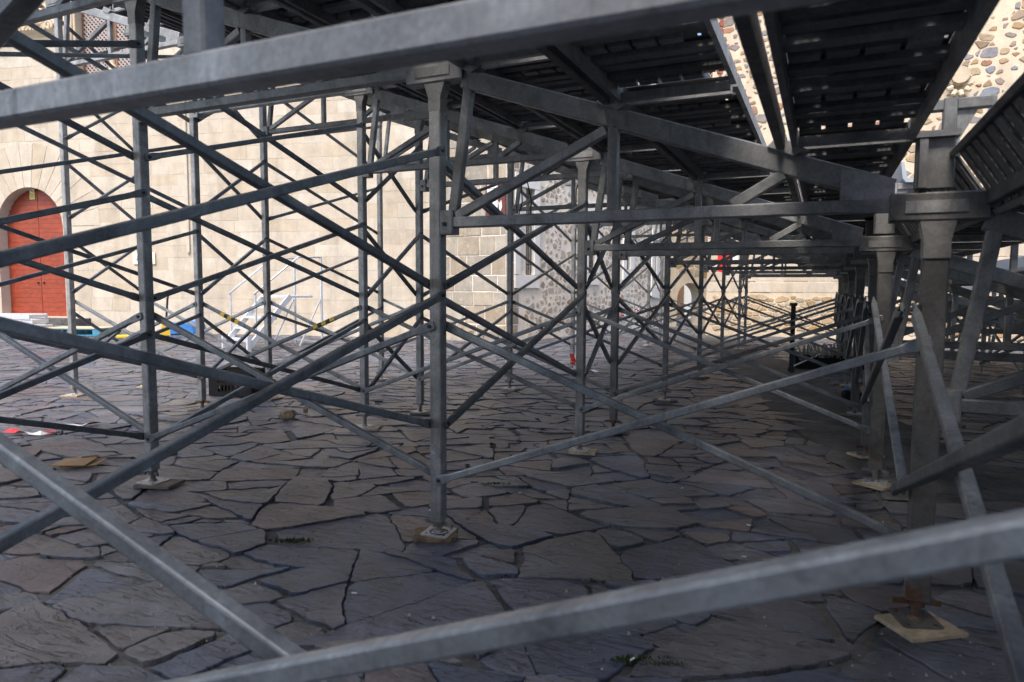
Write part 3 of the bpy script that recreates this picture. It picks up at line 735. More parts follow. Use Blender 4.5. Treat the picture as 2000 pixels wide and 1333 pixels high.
mb = MB(); mb.cyl((cbx, -0.02, cbz + 0.3), (cbx, -0.5, cbz + 0.25), 0.30, 0.24, 10)
for i in range(9):
    a = i * 0.7; mb.cyl((cbx + 0.2 * math.cos(a), -0.30 - 0.03 * (i % 3), cbz + 0.2 * math.sin(a)), (cbx + 0.34 * math.cos(a), -0.42, cbz + 0.34 * math.sin(a)), 0.09, 0.05, 7)
mb.build('carved_corbel', 'carved', tower)

# --- unseen house added behind the camera to shade the near floor
K0 = Vector((12.0, -9.5, gz(0, -6))); K1 = Vector((-6.0, -9.5, gz(0, -6)))
kh, wK = wall_frame('added_shade_house', K0, K1); tag(kh, 'unseen rendered house added behind the camera to shade the near floor', 'building')
kw = []
for r_ in range(2):
    for c_ in range(4): kw.append((2.2 + c_ * 3.7, 2.2 + c_ * 3.7 + 1.1, 1.6 + r_ * 4.2, 3.6 + r_ * 4.2))
backing(kh, wK, 14.0, [[(a, c), (b, c), (b, d), (a, d)] for a, b, c, d in kw], 'plaster', 0.6)
for a, b, c, d in kw:
    mb = MB(); mb.box(((a + b) / 2, 0.25, (c + d) / 2), (b - a + 0.1, 0.05, d - c + 0.1)); wo = mb.build('window', 'glassdark', kh)
    mb = MB(); mb.box(((a + b) / 2, -0.03, c - 0.06), (b - a + 0.3, 0.2, 0.1)); mb.build('sill', 'plaster', wo)
# ------------------------------------------------------------------ the stand
FY = [-1.03, 0.0, 1.043, 1.498, 2.569, 3.774, 5.02, 6.38, 7.04]     # frame positions, in units of L
FY = {k: f * L for k, f in enumerate(FY)}; FY[0] = -1.018 * L; KS = sorted(FY)
ROWS = [-3, -2, -1, 0, 1, 2]
DROP = 0.3455 * L
def RX(i): return i * L if i <= 0 else i * L * 0.994
def ztop(i): return CAM.z + (0.148 + 0.3455) * L - i * DROP               # head of a post
ROWN = {-3: 'outermost left row', -2: 'second left row', -1: 'left row', 0: 'middle row', 1: 'right-hand row', 2: 'low front row'}
FIRST = {-3: 2, -2: 2, -1: 1, 0: 1, 1: 1, 2: 6}
def has_post(i, k):
    if i == -3: return k in (2, 3)
    if i == -2: return k <= 4
    return True
def pname(i, k):
    n = k - FIRST[i] + 1
    return ORD[n] if n >= 1 else ORD[1 - n] + ' unseen'

# foot kinds, by (row, frame)
PADS = {(0, 1): 'timber', (1, 1): 'plate_ply', (0, 2): 'ply', (-1, 1): 'board', (-1, 2): 'plyflat', (0, 3): 'board', (1, 2): 'ply', (1, 3): 'ply', (1, 4): 'board', (-1, 3): 'board', (0, 4): 'board', (-1, 4): 'ply', (-2, 4): 'ply'}
def post(i, k):
    x, y = RX(i), FY[k]; g = gz(x, y); pad_t = 0.02; zt = ztop(i)
    r_ = random.Random(i * 31 + k * 7)
    kind = PADS.get((i, k), r_.choice(('ply', 'board')))
    padh = {'timber': 0.026, 'ply': 0.022, 'plyflat': 0.02, 'board': 0.022, 'plate_ply': 0.018}[kind]
    z0 = g + 0.004 + padh
    t = empty('scaffold_post', (x, y, z0))
    tag(t, f'galvanised square post on screw jack, {pname(i, k)} from the camera, {ROWN[i]}', 'post', 'upright posts of the stand')
    jack = {(0, 1): 0.075, (1, 1): 0.10, (-1, 1): 0.09, (-2, 2): 0.10, (0, 2): 0.11}.get((i, k), r_.uniform(0.08, 0.15))
    H = zt - z0
    sw = 0.094 if i == 1 else 0.072; pm = 'shadepost' if i == 1 else 'galv'
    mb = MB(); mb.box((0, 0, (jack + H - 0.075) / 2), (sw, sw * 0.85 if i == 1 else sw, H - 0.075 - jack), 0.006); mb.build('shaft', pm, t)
    # flared head and bracket box
    mb = MB(); zz = H - 0.075
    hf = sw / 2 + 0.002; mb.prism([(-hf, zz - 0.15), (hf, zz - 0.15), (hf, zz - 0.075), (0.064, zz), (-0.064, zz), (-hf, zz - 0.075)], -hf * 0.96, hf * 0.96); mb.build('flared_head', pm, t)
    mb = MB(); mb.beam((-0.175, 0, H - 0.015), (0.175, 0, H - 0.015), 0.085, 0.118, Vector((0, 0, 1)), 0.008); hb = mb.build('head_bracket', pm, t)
    mb = MB(); mb.beam((-0.12, -0.0455, H - 0.015), (0.10, -0.0455, H - 0.015), 0.006, 0.05, Vector((0, 0, 1)), 0.0); mb.build('bracket_lip', 'galv', hb)
    if i == 1:
        mb = MB(); mb.beam((-0.02, 0, H + 0.062), (-0.02, 0, H + 0.26), 0.05, 0.14, Vector((1, 0, 0)), 0.006); mb.beam((-0.065, -0.045, H + 0.062), (-0.065, -0.045, H + 0.26), 0.01, 0.03, Vector((1, 0, 0)), 0)
        mb.beam((-0.10, 0, H + 0.275), (0.06, 0, H + 0.275), 0.11, 0.025, Vector((0, 0, 1)), 0); mb.build('upright_stub', 'deck', t)  # stub in the dark deck steel, its shade put into the colour
    jm = 'rusty' if (i, k) in ((1, 1), (0, 3), (1, 3), (-2, 2)) else 'jack'
    mb = MB(); mb.cyl((0, 0, 0.008), (0, 0, jack + 0.02), 0.019, 0.019, 12); mb.cyl((0, 0, 0.006), (0, 0, 0.022), 0.034, 0.022, 12); j = mb.build('screw_jack', jm, t)
    mb = MB(); a = r_.uniform(-0.5, 0.5); zz = jack - 0.014
    mb.cyl((0, 0, zz - 0.018), (0, 0, zz + 0.013), 0.034, 0.034, 10)
    for s in (-1, 1): mb.beam((s * 0.025 * math.cos(a), s * 0.025 * math.sin(a), zz), (s * 0.095 * math.cos(a), s * 0.095 * math.sin(a), zz - 0.006), 0.014, 0.022, Vector((0, 0, 1)), 0)
    mb.build('wing_nut', jm, j)
    mb = MB(); a = {(1, 1): 0.35, (0, 1): 0.12, (-1, 1): 0.1}.get((i, k), r_.uniform(-0.4, 0.4))
    ro = Matrix.Rotation(a, 3, 'Z') @ (Matrix.Rotation(0.05, 3, 'X') if (i, k) == (1, 1) else Matrix.Identity(3))
    mb.box((0, 0, 0.0045), (0.165, 0.165, 0.008), 0.012, ro); pl = mb.build('base_plate', 'plate' if jm == 'jack' else 'jack', t)
    mb = MB()
    for sx_ in (-1, 1):
        for sy_ in (-1, 1):
            q = ro @ Vector((sx_ * 0.055, sy_ * 0.055, 0.0045)); mb.cyl((q.x, q.y, q.z), (q.x, q.y, q.z + 0.0046), 0.008, 0.008, 8)
    mb.build('bolt_hole', 'bolt', pl)
    # the board the plate stands on
    pd = {'ply': ((0.24, 0.20), 'ply'), 'plyflat': ((0.30, 0.24), 'ply'), 'board': ((0.27, 0.20), 'oldply'), 'timber': ((0.25, 0.20), 'oldwood'), 'plate_ply': ((0.265, 0.22), 'ply')}[kind]
    an = {(1, 1): 0.62, (0, 1): 0.45, (-1, 1): 0.30, (0, 2): 0.2}.get((i, k), r_.uniform(-0.6, 0.7)); off = {(-1, 1): (0.05, 0.015), (0, 1): (-0.02, -0.005), (1, 1): (0.015, -0.03), (0, 2): (0.03, 0.0)}.get((i, k), (r_.uniform(-0.03, 0.03), r_.uniform(-0.02, 0.02)))
    mb = MB(); poly = [(-pd[0][0] / 2, -pd[0][1] / 2), (pd[0][0] / 2, -pd[0][1] / 2), (pd[0][0] / 2, pd[0][1] / 2), (-pd[0][0] / 2, pd[0][1] / 2)]
    if kind == 'timber': poly = roughen(rounded(poly, 0.12), 0.03, 0.008, 0, 1, 25)
    slab_piece(mb, poly, lambda a_, b_, h_: (a_, b_, h_), padh, padh, 0.003, 0.5)
    po = mb.build('wooden_pad', pd[1]); po.location = (x + off[0], y + off[1], g + 0.004); po.rotation_euler = (0.0226 * -1, 0, an)
    what = {'ply': 'pale plywood square', 'plyflat': 'wide pale plywood square', 'board': 'weathered grey board', 'timber': 'chipped brown timber block', 'plate_ply': 'large new plywood square'}[kind]
    tag(po, f'{what} under the {pname(i, k)} post of the {ROWN[i]}', 'wood pad', 'pads under the post feet')
    if (i, k) == (0, 1):
        rb = MB(); rb.tube([(0.055 * math.cos(q * 0.4) + 0.01, 0.045 * math.sin(q * 0.4) - 0.015, 0.0125) for q in range(17)], 0.0025, 5)
        ring = rb.build('rubber_ring', 'rubber'); ring.location = (x, y, z0); tag(ring, 'thin black rubber ring lying on the base plate of the middle post', 'ring')
for i in ROWS:
    for k in KS:
        if has_post(i, k): post(i, k)

# trusses ------------------------------------------------------------------------------------------
NODES = [0.18, 0.98, 1.78]
def chord_top(i, dx): return ztop(i) + (0.486 - 0.4935) * L - 0.3455 * (dx - 0.18)
def truss(i, k):
    x, y = RX(i), FY[k]; zb = ztop(i + 1); span = RX(i + 1) - x; c = MB
    t = empty('raker_truss', (x, y, zb))
    nm = {0: 'blurred nearest frame', -1: 'frame behind the camera', -2: 'rearmost frame'}.get(k, ORD[k] + ' frame')
    lab = f'sloping steel truss between {ROWN[i]} and {ROWN[i + 1]}, {nm}' if i < 2 else f'sloping steel truss in front of the {ROWN[2]}, {nm}'
    tag(t, lab, 'truss', 'sloping trusses under the deck')
    U = Vector((0, 0, 1)); Yd = 0.05
    ct = lambda dx: chord_top(i, dx) - zb
    x1 = span - 0.17
    mb = c(); mb.beam((0.172, 0, ct(0.172) - 0.05), (x1, 0, ct(x1) - 0.05), Yd, 0.10, U, 0.006); mb.build('top_chord', 'galv', t)
    mb = c(); mb.beam((0.115, 0, 0), (x1, 0, 0), 0.06, 0.058, U, 0.006); mb.build('bottom_chord', 'galv', t)
    mb = c(); mb.box((0.076, 0, 0.0), (0.08, 0.09, 0.13), 0.008); jb = mb.build('joint_block', 'galv', t)
    mb = c(); mb.cyl((0.07, -0.046, -0.01), (0.07, -0.056, -0.01), 0.012, 0.012, 8); mb.build('bolt', 'bolt', jb)
    mb = c(); mb.beam((0.105, 0, 0.055), (0.20, 0, ct(0.20) - 0.095), 0.048, 0.055, Vector((1, 0, 0)), 0.005); mb.build('end_strut', 'galv', t)
    mb = c(); mb.beam((0.125, 0, 0.035), (0.965, 0, ct(0.98) - 0.115), 0.046, 0.05, U, 0.005); mb.build('diagonal', 'galv', t)
    mb = c(); mb.beam((1.005, 0, 0.03), (1.005, 0, ct(1.005) - 0.095), 0.05, 0.05, Vector((1, 0, 0)), 0.005); mb.build('web_post', 'galv', t)
    mb = c(); mb.beam((1.575, 0, 0.03), (1.79, 0, ct(1.79) - 0.10), 0.046, 0.05, U, 0.005); mb.build('diagonal', 'galv', t)
    mb = c(); mb.prism([(2.02, -0.026), (x1 + 0.01, -0.03), (x1 + 0.01, ct(x1) - 0.005), (2.02, ct(2.02) - 0.01)], -0.028, 0.028); mb.build('gusset', 'galv', t)
    for dx in NODES:
        mb = c(); z = ct(dx); mb.prism([(dx - 0.06, z + 0.018), (dx + 0.05, z - 0.03), (dx + 0.10, z - 0.005), (dx - 0.02, z + 0.06)], -0.04, 0.04); mb.build('step_cleat', 'galv', t)
for i in ROWS:
    for k in KS:
        if i < 2 and has_post(i, k): truss(i, k)
for k in KS: truss(2, k)

# cross braces -----------------------------------------------------------------------------------
LV = {-3: [(-0.455, -0.14), (-0.04, 0.272), (0.37, 0.69), (0.80, 1.12), (1.2, 1.45)],
      -2: [(-0.455, -0.14), (-0.04, 0.272), (0.37, 0.69), (0.80, 1.10)],
      -1: [(-0.455, -0.14), (-0.04, 0.272), (0.37, 0.69)],
      0: [(-0.327, -0.015), (0.003, 0.315)], 1: [(-0.36, -0.03)], 2: [(-0.50, -0.26)]}
def brace(p0, p1, nrm, label, group, tape=None):
    """square tube with flattened bolted ends; nrm = direction the bolts point"""
    p0, p1 = Vector(p0), Vector(p1); mid = (p0 + p1) / 2; d = (p1 - p0).normalized(); a = nrm.normalized(); b = d.cross(a)
    hl = (p1 - p0).length / 2; wv, fl = 0.0195, 0.006
    secs = [(-hl, 0.020, fl), (-hl + 0.015, 0.026, fl), (-hl + 0.07, 0.027, fl), (-hl + 0.12, wv, wv * 0.95), (hl - 0.12, wv, wv * 0.95), (hl - 0.07, 0.027, fl), (hl - 0.015, 0.026, fl), (hl, 0.020, fl)]
    vs_ = []; ch = 0.006
    for s, bw, aw_ in secs:
        c_ = min(ch, aw_ * 0.6)
        e = c_ * 0.3; pf = []
        for sx_, sy_ in ((1, -1), (1, 1), (-1, 1), (-1, -1)):
            q = [(sx_ * (bw - c_), sy_ * aw_), (sx_ * (bw - e), sy_ * (aw_ - e)), (sx_ * bw, sy_ * (aw_ - c_))]
            pf += q if sx_ * sy_ < 0 else q[::-1]
        for u, v in pf:
            vs_.append(d * s + b * u + a * v)
    fs = [tuple(range(11, -1, -1)), tuple(range((len(secs) - 1) * 12, len(secs) * 12))]
    for q in range(len(secs) - 1):
        for j in range(12): fs.append((q * 12 + j, q * 12 + (j + 1) % 12, (q + 1) * 12 + (j + 1) % 12, (q + 1) * 12 + j))
    mb = MB(); mb.add(vs_, fs); o = mb.build('diagonal_brace', 'brace', None, False, mid)
    tag(o, label, 'brace', group)
    pr = proj(mid)
    if pr and pr[2] < 11:
        for s in (-1, 1):
            mb = MB(); c_ = d * (s * (hl - 0.03)); mb.cyl(c_ - a * 0.013, c_ + a * 0.013, 0.011, 0.011, 8); mb.build('bolt', 'bolt', o)
    if tape:
        for n_, m_ in enumerate(('yellow', 'ink', 'yellow', 'ink', 'yellow')):
            mb = MB(); q0 = d * (-hl + 2 * hl * tape + (n_ - 2.5) * 0.06); mb.beam(q0, q0 + d * 0.06, 2 * wv + 0.004, 2 * wv + 0.003, a, 0.003); mb.build('warning_tape', m_, o)
    return o
def cz(l): return CAM.z + l * L
def slope_word(p, q):
    a, b = proj(p), proj(q)
    if not a or not b: return None
    if a[0] > b[0]: a, b = b, a
    return 'rising' if b[1] < a[1] else 'falling'
XD, YD = Vector((1, 0, 0)), Vector((0, 1, 0))
LEVN = {1: ['only'], 2: ['lower', 'upper'], 3: ['lowest', 'middle', 'top'], 4: ['lowest', 'second', 'third', 'top'], 5: ['lowest', 'second', 'third', 'fourth', 'top']}
for i in ROWS:
    for k in KS[:-1]:
        if not (has_post(i, k) and has_post(i, k + 1)): continue
        ya, yb = FY[k] + 0.045, FY[k + 1] - 0.045; x = RX(i)
        lv = LV[i]
        for n_, (a, b) in enumerate(lv):
            if i == 2: a, b = (gz(x, ya) + 0.2 - CAM.z) / L, b
            for rise in (0, 1):
                off = 0.043 if rise else -0.043
                if i == 1: off = -0.068 if rise else -0.110
                p0 = (x + off, ya, cz(a if rise else b)); p1 = (x + off, yb, cz(b if rise else a))
                p0 = (p0[0], FY[k], p0[2]); p1 = (p1[0], FY[k + 1], p1[2])
                if (i, k, n_, rise) == (0, 0, 0, 1): p0 = (p0[0], p0[1], cz(-0.298))
                wd_ = 'climbing away' if rise else 'dropping away'
                brace(p0, p1, XD, f'brace {wd_}, {LEVN[len(lv)][n_]} cross, {pname(i, k)} to {pname(i, k + 1)} post, {ROWN[i]}', f'braces along the {ROWN[i]}')
for k in KS:
    for i in ROWS[:-2]:
        if not (has_post(i, k) and has_post(i + 1, k)): continue
        a, b = -0.46, -0.087
        y = FY[k]
        for rise in (0, 1):
            off = -0.043 if rise else 0.043
            p0 = (RX(i), y + off, cz(a if rise else b)); p1 = (RX(i + 1), y + off, cz(b if rise else a))
            if k == 0 and i == 0:
                p0 = (RX(0), y + (-0.043 if rise else 0.02), cz(-0.460 if rise else -0.1026)); p1 = (RX(1), y + (-0.043 if rise else 0.02), cz(-0.0625 if rise else -0.4528))
            tape = {(2, -2, 0): 0.19, (2, -2, 1): 0.80}.get((k, i, rise))
            nm = {0: 'blurred nearest', -1: 'unseen', -2: 'rearmost'}.get(k, ORD[k])
            ex = ' with black and yellow tape' if tape else ''
            wd_ = 'rising' if rise else 'falling'
            brace(p0, p1, YD, f'{wd_} crosswise brace{ex}, {ROWN[i]} to {ROWN[i + 1]}, {nm} frame', 'braces across the rows', tape)

# deck: stringers and perforated panels -------------------------------------------------------------
BAYN = lambda k: ('behind the nearest frame' if k == -1 else 'in the rearmost bay') if k < 0 else f'between {"nearest" if k == 0 else ORD[k]} and {ORD[k + 1]} frames'
blk_me = MB(); blk_me.box((0, 0, 0), (0.085, 0.06, 0.024), 0.0)
_ribs = {}
def rib_mesh(ln):
    if ln not in _ribs:
        q = MB(); q.box((0, 0, 0), (ln, 0.066, 0.024), 0.0); _ribs[ln] = q.mesh('rib'); _ribs[ln].materials.append(M['deck'])
    return _ribs[ln]
_bm = blk_me.mesh('rib_block'); _bm.materials.append(M['deck'])
def panel(i, dx, n, k):
    x = RX(i) + dx; z = chord_top(i, dx); y0, y1 = FY[k] + 0.02, FY[k + 1] - 0.02; ln = y1 - y0
    r_ = random.Random(i * 91 + n * 13 + k * 5)
    near = (k in (0, 1) and i >= -1) and i <= 1
    t = empty('deck_panel', (x, y0, z + 0.004))
    step = ['upper', 'middle', 'lower'][n]
    tag(t, f'perforated steel deck panel, {step} step past the {ROWN[i]}, {BAYN(k)}', 'deck panel', 'perforated panels of the stepped deck')
    W0, W1 = (0.05, 0.70) if n < 2 or k >= 2 else (0.04, 0.51)
    if (i, n) == (0, 1) and k < 2: W1 = 0.60
    RL = W1 - W0 - 0.05
    mb = MB(); mb.box((W0 + 0.012, ln / 2, 0.045), (0.022, ln, 0.09), 0.0); mb.build('side_channel', 'deck', t)
    ch_ = 0.06 if (i, n) == (0, 1) else 0.09; mb = MB(); mb.box((W1 - 0.012, ln / 2, ch_ / 2 + (0.09 - ch_)), (0.022, ln, ch_), 0.0); mb.build('side_channel', 'galv', t)
    for ye in (0.02, ln - 0.02):
        mb = MB(); mb.box(((W0 + W1) / 2, ye, 0.022), (W1 - W0 - 0.05, 0.03, 0.04), 0.0); mb.build('end_channel', 'galv', t)
    nr = max(3, int((ln - 0.1) / 0.118)); pit = (ln - 0.1) / nr
    sh = MB(); zs = 0.082
    def quad(a, b, c, d): sh.add([(a, c, zs), (b, c, zs), (b, d, zs), (a, d, zs)], [(0, 1, 2, 3)])
    xs0, xs1 = W0 + 0.024, W1 - 0.024
    ribs = MB()
    for q in range(nr):
        yc = 0.05 + (q + 0.5) * pit; yg = 0.05 + (q + 1.0) * pit; gh = 0.010
        quad(xs0, xs1, yg - pit + gh, yg - gh)
        holes = []
        for hx in ((0.035, 0.055, 0.08, 0.105, RL - 0.075, RL - 0.055, RL - 0.035, RL - 0.015)):
            if r_.random() < 0.48: holes.append(hx)
        xa = xs0
        for hx in holes: quad(xa, xs0 + hx - 0.006, yg - gh, yg + gh); xa = xs0 + hx + 0.006
        quad(xa, xs1, yg - gh, yg + gh)
        xm = (xs0 + xs1) / 2
        if q % 4 == 2:
            for b_ in range(int(RL / 0.1)):
                p_ = (xs0 + 0.05 + b_ * 0.10, yc, 0.062)
                if near: link('rib_block', _bm, t, p_)
                else: ribs.box(p_, (0.085, 0.06, 0.03), 0.0)
        elif near: link('rib', rib_mesh(round(RL, 3)), t, (xm, yc, 0.066 - 0.008 * (q % 2)))
        else: ribs.box((xm, yc, 0.066 - 0.008 * (q % 2)), (RL, 0.066, 0.024), 0.0)
    quad(xs0, xs1, 0.0, 0.05 + 0.010)
    sh.build('deck_sheet', 'deck', t)
    if not near: tag(ribs.build('rib_rows', 'deck', t), kind='stuff')
    # stringer under the panel's edge
    mb = MB(); mb.beam((0, 0, 0), (0, ln - 0.02, 0), 0.036, 0.08, Vector((0, 0, 1)), 0.004)
    o = mb.build('stringer', 'deck', None, False, (x - 0.006, y0 + 0.01, z + 0.042))
    tag(o, f'dark stringer under the {step} step past the {ROWN[i]}, {BAYN(k)}', 'beam', 'stringer beams along the steps')
M['seat'] = plain('pale_blue_grey_seat_plastic', (0.42, 0.47, 0.54), 0.4, 0, 0.08)
def bench(i, dx, n, k):
    x = RX(i) + dx; z = chord_top(i, dx) + 0.09; y0, y1 = FY[k] + 0.05, FY[k + 1] - 0.05; ln = y1 - y0
    t = empty('seat_bench', (x, y0, z)); step = ['upper', 'middle', 'lower'][n]
    tag(t, f'pale bench on {step} step past the {ROWN[i]}, {BAYN(k)}', 'bench', 'benches on the deck')
    mb = MB(); mb.prism([(-0.065, 0.37), (0.27, 0.35), (0.29, 0.36), (0.28, 0.385), (-0.06, 0.40), (-0.085, 0.52), (-0.105, 0.52), (-0.09, 0.40)], 0, ln); mb.build('seat', 'seat', t)
    for yy in (0.25, ln - 0.25):
        mb = MB(); mb.beam((0.10, yy, 0.0), (0.10, yy, 0.355), 0.05, 0.05, Vector((1, 0, 0)), 0.004); mb.build('leg', 'galv', t)
for i in [-3, -2, -1, 0, 1, 2]:
    for k in KS[:-1]:
        if not (has_post(i, k) and has_post(i, k + 1)): continue
        for n, dx in enumerate(NODES):
            panel(i, dx, n, k)
            if (i, n) not in ((0, 2), (1, 0)) or k >= 2: bench(i, dx, n, k)

# tilted perforated riser beside the right-hand row, with rail above it
def tilted(k):
    xa, za = 1.015 * L, CAM.z + 0.238 * L; xb, zb_ = 1.085 * L, CAM.z + 0.130 * L
    y0, y1 = FY[k] + 0.03, FY[k + 1] - 0.03
    t = empty('tilted_panel', (xa, y0, za)); tag(t, f'steeply tilted perforated riser panel past the right-hand row, {BAYN(k)}', 'riser panel', 'tilted riser panels')
    d = Vector((xb - xa, 0, zb_ - za)); ln = d.length; d.normalize(); n = Vector((-d.z, 0, d.x)) * -1; ly = y1 - y0
    for s in (0.012, ln - 0.012):
        mb = MB(); mb.beam(d * s, d * s + Vector((0, ly, 0)), 0.06, 0.024, d, 0.003); mb.build('side_channel', 'deck', t)
    nr = int(ly / 0.118); r_ = random.Random(k)
    sh = MB()
    def quad(s0, s1, ya, yb): sh.add([tuple(d * s0 + Vector((0, ya, 0))), tuple(d * s1 + Vector((0, ya, 0))), tuple(d * s1 + Vector((0, yb, 0))), tuple(d * s0 + Vector((0, yb, 0)))], [(0, 1, 2, 3)])
    pit = ly / nr
    for q in range(nr):
        mb = MB(); yc = (q + 0.5) * pit; mb.beam(d * 0.03 + Vector((0, yc, 0)) - n * 0.0, d * (ln - 0.03) + Vector((0, yc, 0)), 0.07, 0.02, n, 0); mb.build('rib', 'deck', t)
        yg = (q + 1) * pit; g = 0.016; quad(0.024, ln - 0.024, yg - pit + g, yg - g)
        s = 0.024
        while s < ln - 0.05:
            quad(s, s + 0.014, yg - g, yg + g); s += 0.014 + (0.016 if r_.random() < 0.75 else 0.0)
        quad(s, ln - 0.024, yg - g, yg + g)
    sh.build('perforated_sheet', 'deck', t)
for k in range(0, 5): tilted(k)
for k in (1, 2, 3, 4):
    x, y, z = RX(1) + 0.0, FY[k] + 0.02, ztop(1) + 0.30
    t = empty('guard_rail', (x, y, z)); tag(t, f'pale galvanised guard rail standing above the right-hand row, {ORD[k]} frame', 'guard rail', 'guard rails above the deck')
    mb = MB(); mb.beam((0.04, 0.10, -0.08), (0.04, 0.10, 0.145), 0.05, 0.05, Vector((1, 0, 0)), 0.004); mb.build('rail_post', 'galv', t)
    mb = MB(); mb.beam((-0.16, 0.10, 0.12), (0.014, 0.10, 0.12), 0.045, 0.045, Vector((0, 0, 1)), 0.004); mb.beam((0.066, 0.10, 0.12), (0.20, 0.10, 0.12), 0.045, 0.045, Vector((0, 0, 1)), 0.004); mb.build('rail', 'galv', t)
    mb = MB(); mb.prism([(0.067, -0.05), (0.067, 0.095), (0.14, 0.095)], 0.095, 0.105); mb.build('gusset', 'galv', t)

# ------------------------------------------------------------------ small things on the plaza
def put(name, px, py, rz=0.0, up_=0.0):
    p = gpt(px, py); t = empty(name, (p.x, p.y, gz(p.x, p.y) + 0.008 + up_), rz); return t
# black fruit crate
t = put('plastic_crate', 450, 776, YAW - 0.15); tag(t, 'black slatted plastic crate on the paving between left posts', 'crate')
cw, cd, chh = 0.60, 0.40, 0.30; t.scale = (1.05, 1.0, 1.2)
mb = MB(); mb.box((0, cd / 2, 0.012), (cw, cd, 0.02)); mb.build('base', 'black', t)
for nm, c0, dv, lnn in (('side', (-cw / 2, 0), (1, 0), cw), ('side', (-cw / 2, cd), (1, 0), cw), ('end', (-cw / 2, 0), (0, 1), cd), ('end', (cw / 2, 0), (0, 1), cd)):
    mb = MB(); th = 0.012
    def bx(s0, s1, z0_, z1_):
        a = (c0[0] + dv[0] * (s0 + s1) / 2, c0[1] + dv[1] * (s0 + s1) / 2, (z0_ + z1_) / 2); e = s1 - s0
        mb.box(a, (e if dv[0] else th, e if dv[1] else th, z1_ - z0_))
    bx(0, lnn, 0.0, 0.05); bx(0, lnn, 0.13, 0.16); bx(0, lnn, 0.25, 0.30); q = 0.0
    while q < lnn + 0.001:
        wd_ = 0.13 if (q < 0.01 or q > lnn - 0.14) else 0.022; bx(q, min(q + wd_, lnn), 0.05, 0.13); bx(q, min(q + wd_, lnn), 0.16, 0.25); q += wd_ + 0.027
    mb.build(nm, 'black', t)
# broken lump of brick and a pebble
def rock(name, px, py, sx_, sy_, sz_, mat, label, cat, seed):
    import bmesh
    p = gpt(px, py); bm = bmesh.new(); bmesh.ops.create_icosphere(bm, subdivisions=3, radius=1)
    for v in bm.verts:
        n_ = noise.noise(v.co * 1.6 + Vector((seed, 0, 0))) * 0.35 + noise.noise(v.co * 5 + Vector((seed, 3, 0))) * 0.12
        v.co = v.co * (1 + n_); v.co.x = max(-0.85, min(0.85, v.co.x)) * sx_; v.co.y = max(-0.8, min(0.8, v.co.y)) * sy_; v.co.z = (max(-0.6, min(0.75, v.co.z)) + 0.6) * sz_
    me = bpy.data.meshes.new(name); bm.to_mesh(me); bm.free(); me.materials.append(M[mat]); o = link(name, me, None, (p.x, p.y, gz(p.x, p.y) + 0.006)); o.rotation_euler = (0, 0, YAW + seed)
    tag(o, label, cat); return o
rock('brick_lump', 562, 818, 0.10, 0.07, 0.07, 'rawstone', 'broken brown brick lump lying on the paving', 'rock', 0.3)
rock('pebble', 597, 808, 0.035, 0.035, 0.045, 'rawstone', 'small stone beside the broken brick lump', 'rock', 1.9)
# cardboard sheet
t = put('cardboard_sheet', 148, 910, YAW + 0.25); tag(t, 'torn folded piece of brown cardboard on the paving, lower left', 'cardboard')
mb = MB(); mb.add([(-0.15, -0.09, 0.02), (0.10, -0.11, 0.012), (0.15, 0.08, 0.04), (-0.10, 0.10, 0.03), (-0.15, -0.09, 0.026), (0.10, -0.11, 0.018), (0.15, 0.08, 0.046), (-0.10, 0.10, 0.036)], [(3, 2, 1, 0), (4, 5, 6, 7), (0, 1, 5, 4), (1, 2, 6, 5), (2, 3, 7, 6), (3, 0, 4, 7)]); mb.build('upper_flap', 'card', t)
mb = MB(); mb.add([(-0.08, -0.10, 0.002), (0.17, -0.08, 0.002), (0.20, 0.10, 0.012), (-0.06, 0.12, 0.008), (-0.08, -0.10, 0.008), (0.17, -0.08, 0.008), (0.20, 0.10, 0.018), (-0.06, 0.12, 0.014)], [(3, 2, 1, 0), (4, 5, 6, 7), (0, 1, 5, 4), (1, 2, 6, 5), (2, 3, 7, 6), (3, 0, 4, 7)]); mb.build('lower_flap', 'card', t)
mb = MB(); mb.tube([(0.02 + 0.012 * q, 0.06 + 0.012 * (-1) ** q, 0.044 + 0.001 * q) for q in range(11)], 0.005, 5); mb.build('torn_edge', 'card', t)
